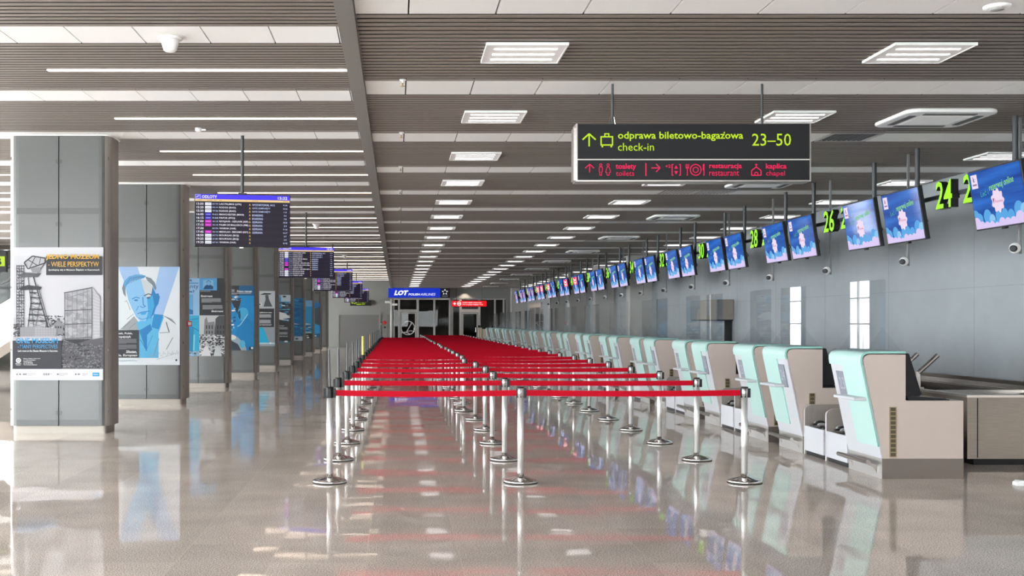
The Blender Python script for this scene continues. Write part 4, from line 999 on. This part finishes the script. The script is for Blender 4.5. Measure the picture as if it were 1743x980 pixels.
o = MB().prism([(0.0, 0.0), (0.0, 0.03), (0.03, 0.05), (0.22, 0.04), (0.22, 0.0)], 0, 0.09, M_pw).build('door_wedge', None, (at(1727, 826, 11.25).x, 11.2, 0)); tag(o, 'white plastic wedge on the floor near the picture edge', 'wedge')

# ================================================================ DESK SCREENS, NUMBERS, CAMERAS
def sky_screen():
    m = bpy.data.materials.new('screen_sky'); m.use_nodes = True; nt = m.node_tree; b = nt.nodes['Principled BSDF']
    tc = nt.nodes.new('ShaderNodeTexCoord'); mp = nt.nodes.new('ShaderNodeMapping'); mp.inputs['Rotation'].default_value = (0, R(-25), 0); mp.inputs['Scale'].default_value = (0.5, 1, 5)
    n = nt.nodes.new('ShaderNodeTexNoise'); n.inputs['Scale'].default_value = 1.6; n.inputs['Detail'].default_value = 3
    cr = nt.nodes.new('ShaderNodeValToRGB'); e = cr.color_ramp.elements; e[0].position = 0.3; e[0].color = (*hexc('0a2f8c'), 1); e[1].position = 0.75; e[1].color = (*hexc('2e7fe6'), 1)
    nt.links.new(tc.outputs['Object'], mp.inputs[0]); nt.links.new(mp.outputs[0], n.inputs['Vector']); nt.links.new(n.outputs[0], cr.inputs[0]); nt.links.new(cr.outputs[0], b.inputs['Emission Color'])
    b.inputs['Emission Strength'].default_value = 0.58; b.inputs['Specular IOR Level'].default_value = 0.06; b.inputs['Base Color'].default_value = (0.01, 0.01, 0.012, 1); b.inputs['Roughness'].default_value = 0.06
    return m
M_scr = sky_screen()
SW, SH = 1.07, 0.655
def screen_mesh(red):
    gm = MB(); g = G(gm, SW - 0.03, SH - 0.03, (0, 104, 0, 62), -0.021, 0.001)
    g.rect(0, 0, 104, 62, M_scr)
    c1, c2, c3 = glow('4aa6e8', 0.9), glow('8cc8f2', 0.9), glow('d8c6f2', 0.95)
    for (x, y, r_) in ((2, 50, 9), (10, 52, 7), (27, 50, 8), (36, 54, 6), (50, 52, 7), (62, 50, 6), (74, 53, 7), (90, 48, 9), (100, 50, 8)): g.ell(x, y, r_, r_, c1 if x % 4 else c2)
    g.rect(0, 55, 104, 62, c1)
    for (x, y, r_) in ((3, 58, 9), (14, 60, 6), (24, 62, 7), (34, 61, 6), (44, 63, 6), (55, 60, 7), (66, 61, 7), (77, 62, 8), (90, 58, 9), (101, 59, 8)): g.ell(x, y, r_, r_, c3)
    g.poly([(x, y) for x, y in [(52 + (12 + 1.3 * math.cos(9 * t)) * math.cos(t), 35 + (12 + 1.3 * math.cos(9 * t)) * math.sin(t)) for t in [2 * math.pi * q / 72 for q in range(72)]]], glow('ecd8ee', 0.95))
    g.text('Katowice', 47, 62, 34, 37, glow('d86a9c', 0.8), 0.01); g.poly([(42, 32), (46, 32), (44, 38)], glow('c43a6a', 0.8))
    if red:
        g.rect(8, 4, 96, 30, glow('f0102c', 1.3)); g.lines([(24, 8), (40, 15), (64, 15), (80, 8)], 5, glow('ffffff', 1.3)); g.lines([(24, 18), (40, 25), (64, 25), (80, 18)], 5, glow('ffffff', 1.3))
    else:
        g.rect(4, 3, 17, 18, glow('eedff0', 0.95)); g.text('k', 8, 12, 5, 11, glow('6a2a6a', 0.7), 0.03); g.rect(6, 13, 15, 15, glow('9a7aaa', 0.8))
        g.text('Leć i', 20, 36, 22, 28, glow('3cc0a8', 0.9), -0.004, slope=-1.2); g.text('rezerwuj online', 39, 88, 16.5, 26, glow('8ee23c', 0.95), 0.006, slope=-4.5)
    return gm
def screen_proto(red):
    root = empty('desk_screen', (0, 0, 0))
    MB().box(-SW / 2, SW / 2, -0.02, 0.035, -SH / 2, SH / 2, M_black).build('housing', root, bevel=0.005)
    screen_mesh(red).build('display', root)
    a = 9
    # hanging pole (upright although the screen leans)
    inv = Matrix.Rotation(R(-a), 4, 'X')
    p = MB(); p.tube([(0, 0.17, -0.12), (0, 0.17, HR - 2.93)], 0.03, M_dark, 14); p.box(-0.12, 0.12, 0.03, 0.16, -0.08, 0.08, M_dark)
    p.v = [tuple(inv @ Vector(v)) for v in p.v]; p.build('pole', root)
    c = MB()
    for x in (0.28, 0.36): c.tube([(x + 0.05 * math.sin(t * 1.3 + x * 9), 0.07 + 0.03 * math.sin(t * 2), 0.25 - 0.09 * t) for t in range(0, 6)], 0.006, M_black, 6)
    c.build('cable', root)
    MB().box(-0.03, 0.03, -0.01, 0.03, -SH / 2 - 0.02, -SH / 2, M_black).build('receiver', root)
    return root
ps = {False: screen_proto(False), True: screen_proto(True)}; used = set()
for n in range(23, 51):
    red = n in (39, 40, 43, 44, 45)
    o = ps[red] if red not in used else dup(ps[red], (0, 0, 0)); used.add(red)
    o.location = (6.37, desk_y[n] + DW / 2, 2.93); o.rotation_euler = (R(9), 0, R(-90))
    tag(o, ('red-bannered' if red else 'blue cloud-picture') + ' screen hanging above desk number %d' % n, 'screen', 'screens above the desks')
# green numbers on bars
for n in range(23, 51):
    pos = desk_y[n] + DW / 2 + (0.67 if n % 2 else -0.95)
    root = empty('number_sign', (6.42, pos, 3.10), (0, 0, R(-87)))
    dw, dh, dp = 0.36, 0.325, 0.09
    vs, fs, a, b_, c, d = text_geo(str(n), 0.012, 0.5)
    f = lambda v, y: ((v[0] - a) / (b_ - a) * dw - dw / 2, y, (v[1] - c) / (d - c) * dh - dh / 2)
    MB().add([f(v, 0.0 if v[2] > 0 else dp) for v in vs], fs, M_black).box(-0.1, 0.1, dp - 0.02, dp + 0.03, -0.03, 0.03, M_black).build('digit_body', root)
    vs, fs, a, b_, c, d = text_geo(str(n), 0.012, 0.0)
    MB().add([f(v, -0.003) for v in vs], fs, M_green).build('digit_face', root)
    tag(root, 'glowing green number %d hanging beside its screen' % n, 'number sign', 'green desk numbers')
for i in range(14):
    y0 = desk_y[23 + 2 * i] + DW / 2; y1 = desk_y[24 + 2 * i] + DW / 2
    o = MB().box(6.52, 6.56, y0 + 0.035, y1 - 0.035, 3.08, 3.13, M_dark).build('sign_bar'); tag(o, 'black bar between the poles of screens %d and %d' % (23 + 2 * i, 24 + 2 * i), 'bar', 'bars carrying the desk numbers')
cm = empty('security_camera', (0, 0, 0))
MB().box(-0.014, 0.014, -0.014, 0.014, 0.0, HR - 2.33, mat('camera_pole', (0.2, 0.2, 0.205), 0.4, 0.3)).build('pole', cm)
MB().lathe([(0.0, -0.058), (0.03, -0.05), (0.052, -0.028), (0.058, 0.0), (0.052, 0.028), (0.03, 0.05), (0.0, 0.058)], M_pw, 18).build('ball', cm, (-0.065, -0.02, 0.06))
ball_o = [c_ for c_ in cm.children if c_.name.startswith('ball')][0]
MB().lathe([(0.036, 0.0), (0.036, 0.04), (0.02, 0.042), (0.0, 0.036)], M_black, 16).build('lens', ball_o, (-0.026, -0.03, -0.008), rot=(R(90), 0, R(-40)))
for i in range(15):
    o = cm if i == 0 else dup(cm, (0, 0, 0)); o.location = (6.66, 12.25 + 2.68 * i, 2.33)
    tag(o, 'white ball camera on a thin grey pole behind the screens, %s from the front' % ordn(i + 1), 'security camera', 'cameras on poles')
# wall box
bx = empty('wall_box', (XW, 28.3, 1.66)); MB().box(-0.42, 0, 0, 2.6, 0, 0.5, mat('box_bronze', (0.22, 0.195, 0.17), 0.5)).build('case', bx, bevel=0.01)
MB().box(-0.40, -0.02, 0.02, 2.58, -0.03, 0.0, M_black).build('shutter', bx); MB().box(-0.2, -0.02, 0.1, 0.16, -0.9, -0.03, M_black).build('bracket', bx)
tag(bx, 'brown-grey box mounted on the desk wall behind desk 30', 'box')

# ================================================================ FAR END
yl = YF - 0.5; k = yl / FPX
lx0, lx1, lz0, lz1 = (661 - VX) * k, (765.5 - VX) * k, CAMH - (506.5 - VY) * k, CAMH - (490.3 - VY) * k
ls = empty('airline_sign', ((lx0 + lx1) / 2, yl, (lz0 + lz1) / 2)); lw, lh = lx1 - lx0, lz1 - lz0
MB().box(-lw / 2, lw / 2, 0, 0.2, -lh / 2, lh / 2, mat('sign_case', (0.02, 0.03, 0.12), 0.4)).build('case', ls)
MB().box(-lw / 2 + 0.1, lw / 2 - 0.1, 0.2, 0.5, -0.1, 0.1, M_dark).build('bracket', ls)
gm = MB(); g = G(gm, lw, lh, (708, 1437, 210, 325), 0, 0.004, )
g.rect(708, 210, 1325, 325, glow('1130c0', 1.0)); g.rect(1325, 210, 1437, 325, glow('16161c', 0.8)); gm.build('face', ls)
gm = MB(); g = G(gm, lw, lh, (708, 1437, 210, 325), 0, 0.008); WG = glow('f2f4ff', 1.1)
g.text('LOT', 776, 930, 236, 296, WG, 0.06, skew=18); g.text('POLISH', 946, 1080, 272, 298, WG, 0.03, skew=6); g.text('AIRLINES', 1090, 1262, 270, 300, WG, -0.004, skew=6)
for q in range(5):
    a = R(-90 + 72 * q); cx, cy = 1380 + 24 * math.cos(a), 257 + 24 * math.sin(a)
    g.poly([(cx + 15 * math.cos(a), cy + 15 * math.sin(a)), (cx + 13 * math.cos(a + 2.2), cy + 13 * math.sin(a + 2.2)), (cx - 3 * math.cos(a), cy - 3 * math.sin(a)), (cx + 13 * math.cos(a - 2.2), cy + 13 * math.sin(a - 2.2))], WG)
g.rect(1345, 303, 1415, 308, glow('a0a0a8', 0.8)); gm.build('lettering', ls)
tag(ls, 'long blue illuminated airline sign over the far glass front', 'sign')
rz = empty('exit_sign', (0, 0, 0))
yl = YF - 0.35; k = yl / FPX; a0, a1, c0, c1 = (769 - VX) * k, (828 - VX) * k, CAMH - (521.5 - VY) * k, CAMH - (511.8 - VY) * k
rz.name = 'red_sign'; rz.location = ((a0 + a1) / 2, yl, (c0 + c1) / 2); w_, h_ = a1 - a0, c1 - c0
MB().box(-w_ / 2, w_ / 2, 0, 0.12, -h_ / 2, h_ / 2, M_black).build('case', rz)
for x in (-w_ / 2 + 0.3, w_ / 2 - 0.3): MB().tube([(x, 0.06, h_ / 2), (x, 0.06, HR - rz.location.z)], 0.02, M_dark).build('hanger', rz)
gm = MB(); g = G(gm, w_, h_, (220, 665, 315, 385), 0, 0.004); g.rect(220, 315, 665, 385, glow('ea1420', 1.0)); gm.build('face', rz)
gm = MB(); g = G(gm, w_, h_, (220, 665, 315, 385), 0, 0.008); W1 = glow('fff4f4', 1.1)
g.line(238, 350, 262, 350, 10, W1); g.poly([(252, 328), (274, 350), (252, 372)], W1); g.ring(315, 350, 26, 8, W1); g.rect(298, 345, 332, 356, W1)
g.text('Nadanie bagażu nietypowego', 356, 605, 328, 346, W1, 0.02); g.text('Out of gauge baggage drop', 356, 620, 352, 370, W1, 0.01); gm.build('lettering', rz)
tag(rz, 'red illuminated sign with white arrow over the far door', 'sign')
yl = YF - 0.25; k = yl / FPX; a0, a1, c0, c1 = (596 - VX) * k, (632 - VX) * k, CAMH - (520 - VY) * k, CAMH - (511 - VY) * k
gs = empty('luggage_sign', ((a0 + a1) / 2, yl, (c0 + c1) / 2)); w_, h_ = a1 - a0, c1 - c0
MB().box(-w_ / 2, w_ / 2, 0, 0.1, -h_ / 2, h_ / 2, M_signbk).build('case', gs); MB().box(-w_ / 2 + 0.2, w_ / 2 - 0.2, 0.1, 0.25, -0.05, 0.05, M_dark).build('bracket', gs)
gm = MB(); g = G(gm, w_, h_, (252, 503, 358, 422), 0, 0.004); g.line(262, 386, 284, 386, 6, M_gtext); g.lines([(274, 374), (286, 386), (274, 398)], 6, M_gtext); g.ring(305, 388, 13, 5, M_gtext)
g.text('taśmy z bagażem', 322, 446, 370, 390, M_gtext, 0.02); g.text('luggage belt', 322, 428, 396, 413, M_gtext, 0.02); gm.build('lettering', gs)
tag(gs, 'small black sign with green lettering above the roller shutter', 'sign')
o = MB().lathe([(0.11, 0), (0.11, 3.1)], M_pil, 20).build('round_pillar', None, (fx(667), YF - 0.45, 0)); struct(o, 'slim round pillar at the corner of the airline office'); 
c = empty('security_camera', (fx(667), YF - 0.45, 2.82))
MB().lathe([(0.13, -0.05), (0.13, 0.05)], M_alu, 16).build('collar', c)
for i, (dx, dz) in enumerate(((-0.28, 0.06), (0.2, -0.1))): MB().box(min(0, dx), max(0, dx), -0.2, -0.11, dz - 0.03, dz + 0.03, M_pw).box(dx - 0.16, dx + 0.16, -0.36, -0.2, dz - 0.06, dz + 0.06, M_pw).build('housing', c)
tag(c, 'pair of white bullet cameras on the slim round pillar', 'security camera')
for px, py, r_, m_, nm, lb in ((654.5, 549, 0.12, mat('alarm_red', (0.6, 0.02, 0.02), 0.4), 'alarm_bell', 'red round alarm beside the roller shutter'), (648, 551.5, 0.06, M_pw, 'wall_switch', 'white switch beside the roller shutter'), (655, 557, 0.06, M_black, 'key_switch', 'black switch below the red alarm')):
    o = MB().lathe([(r_, 0), (r_, 0.05), (r_ * 0.7, 0.07), (0, 0.07)], m_, 18).build(nm, None, (fx(px), YF, fz(py)), rot=(R(90), 0, 0)); tag(o, lb, nm.split('_')[0] if 'alarm' in nm else 'switch')
# metal ticket posts by the far desks
bp_ = empty('bollard', (0, 0, 0)); MB().lathe([(0.05, 0.0), (0.05, 1.28)], mat('cream_post', (0.66, 0.58, 0.45), 0.4), 16).build('post', bp_); MB().lathe([(0.055, 1.28), (0.055, 1.42), (0.0, 1.42)], M_black, 16).build('cap', bp_)
for i, px in enumerate((815.5, 819, 831, 837)):
    o = bp_ if i == 0 else dup(bp_, (0, 0, 0)); o.location = ((px - VX) * 66 / FPX, 66, 0); tag(o, 'cream post with black cap beyond the last desk, %s from the left' % ordn(i + 1), 'post', 'cream posts')
o = MB().box(0.0, 0.32, 0, 0.03, 0.3, 1.2, mat('cream_post', (0.66, 0.58, 0.45), 0.4)).box(0.02, 0.05, 0, 0.03, 0, 0.3, M_alu).box(0.27, 0.3, 0, 0.03, 0, 0.3, M_alu).build('notice_board', None, ((819.5 - VX) * 66 / FPX + 0.06, 66, 0)); tag(o, 'cream notice board standing between the cream posts', 'board')
# trolleys of red and yellow straps in front of the office
tr = empty('baggage_cart', (fx(752), YF - 1.6, 0)); MB().box(-0.9, 0.9, -0.4, 0.4, 0.25, 0.36, M_dark).build('bed', tr)
MB().box(-0.85, -0.1, -0.3, 0.3, 0.36, 0.62, mat('crate_red', (0.35, 0.03, 0.03), 0.5)).build('crate', tr); MB().box(0.0, 0.85, -0.3, 0.3, 0.36, 0.72, mat('crate_yellow', (0.6, 0.34, 0.05), 0.5)).build('crate', tr)
for x in (-0.7, 0.7):
    for y in (-0.3, 0.3): MB().lathe([(0.125, -0.03), (0.125, 0.03)], M_rub, 14).build('wheel', tr, (x, y, 0.125), rot=(R(90), 0, 0))
MB().tube([(0.9, 0, 0.3), (1.1, 0, 0.8)], 0.02, M_steel).build('handle', tr)
tag(tr, 'low dark cart with red and yellow crates before the far glass', 'cart')
# left edge: sign and escalator beyond the first column
bs = empty('gate_sign', (at(10, 445, 22).x - 0.55, 22, at(10, 445, 22).z)); MB().box(-0.55, 0.55, 0, 0.12, -0.2, 0.2, M_signbk).build('case', bs)
gm = MB(); g = G(gm, 1.1, 0.4, (0, 110, 0, 40), 0, 0.004); g.rect(84, 10, 108, 29, M_gtext); gm.build('panel', bs)
gm = MB(); g = G(gm, 1.1, 0.4, (0, 110, 0, 40), 0, 0.006); g.text('B', 90, 102, 12, 27, M_signbk, 0.02); gm.build('lettering', bs)
MB().tube([(0, 0.06, 0.2), (0, 0.06, HL - bs.location.z)], 0.012, M_dark).build('hanger', bs); tag(bs, 'black hanging sign with a green letter B left of the nearest column', 'sign')
es = empty('escalator', (-11.6, 26, 0))
MB().prism([(-0.6, 0), (5.0, 3.5), (5.0, 2.6), (1.0, 0)], 0.0, 1.3, M_steel).build('truss', es)
for y in (0.0, 1.27):
    MB().prism([(-0.4, 0.2), (5.0, 3.5), (5.0, 4.1), (-0.5, 0.95)], y, y + 0.02, M_glass).build('balustrade', es); MB().tube([(-0.55, y + 0.01, 0.95), (5.0, y + 0.01, 4.12)], 0.035, M_rub, 10).build('handrail', es)
tag(es, 'escalator with glass sides beyond the nearest column', 'escalator')
# warm downlight that grazes the wall above the red sign
dl = empty('downlight', (fx(791.7), YF - 0.45, HR)); MB().lathe([(0.07, 0.0), (0.07, -0.02), (0.05, -0.02), (0, -0.015)], M_pw, 16).build('ring', dl)
L = bpy.data.lights.new('downlight_lamp', 'SPOT'); L.energy = 60; L.spot_size = R(95); L.spot_blend = 0.6; L.color = (1, 0.82, 0.65); L.shadow_soft_size = 0.04
lo = bpy.data.objects.new('downlight_lamp', L); COL.objects.link(lo); lo.parent = dl; lo.location = (0, 0, -0.04); lo.rotation_euler = (R(12), 0, 0)
tag(dl, 'small warm downlight above the red sign', 'downlight')
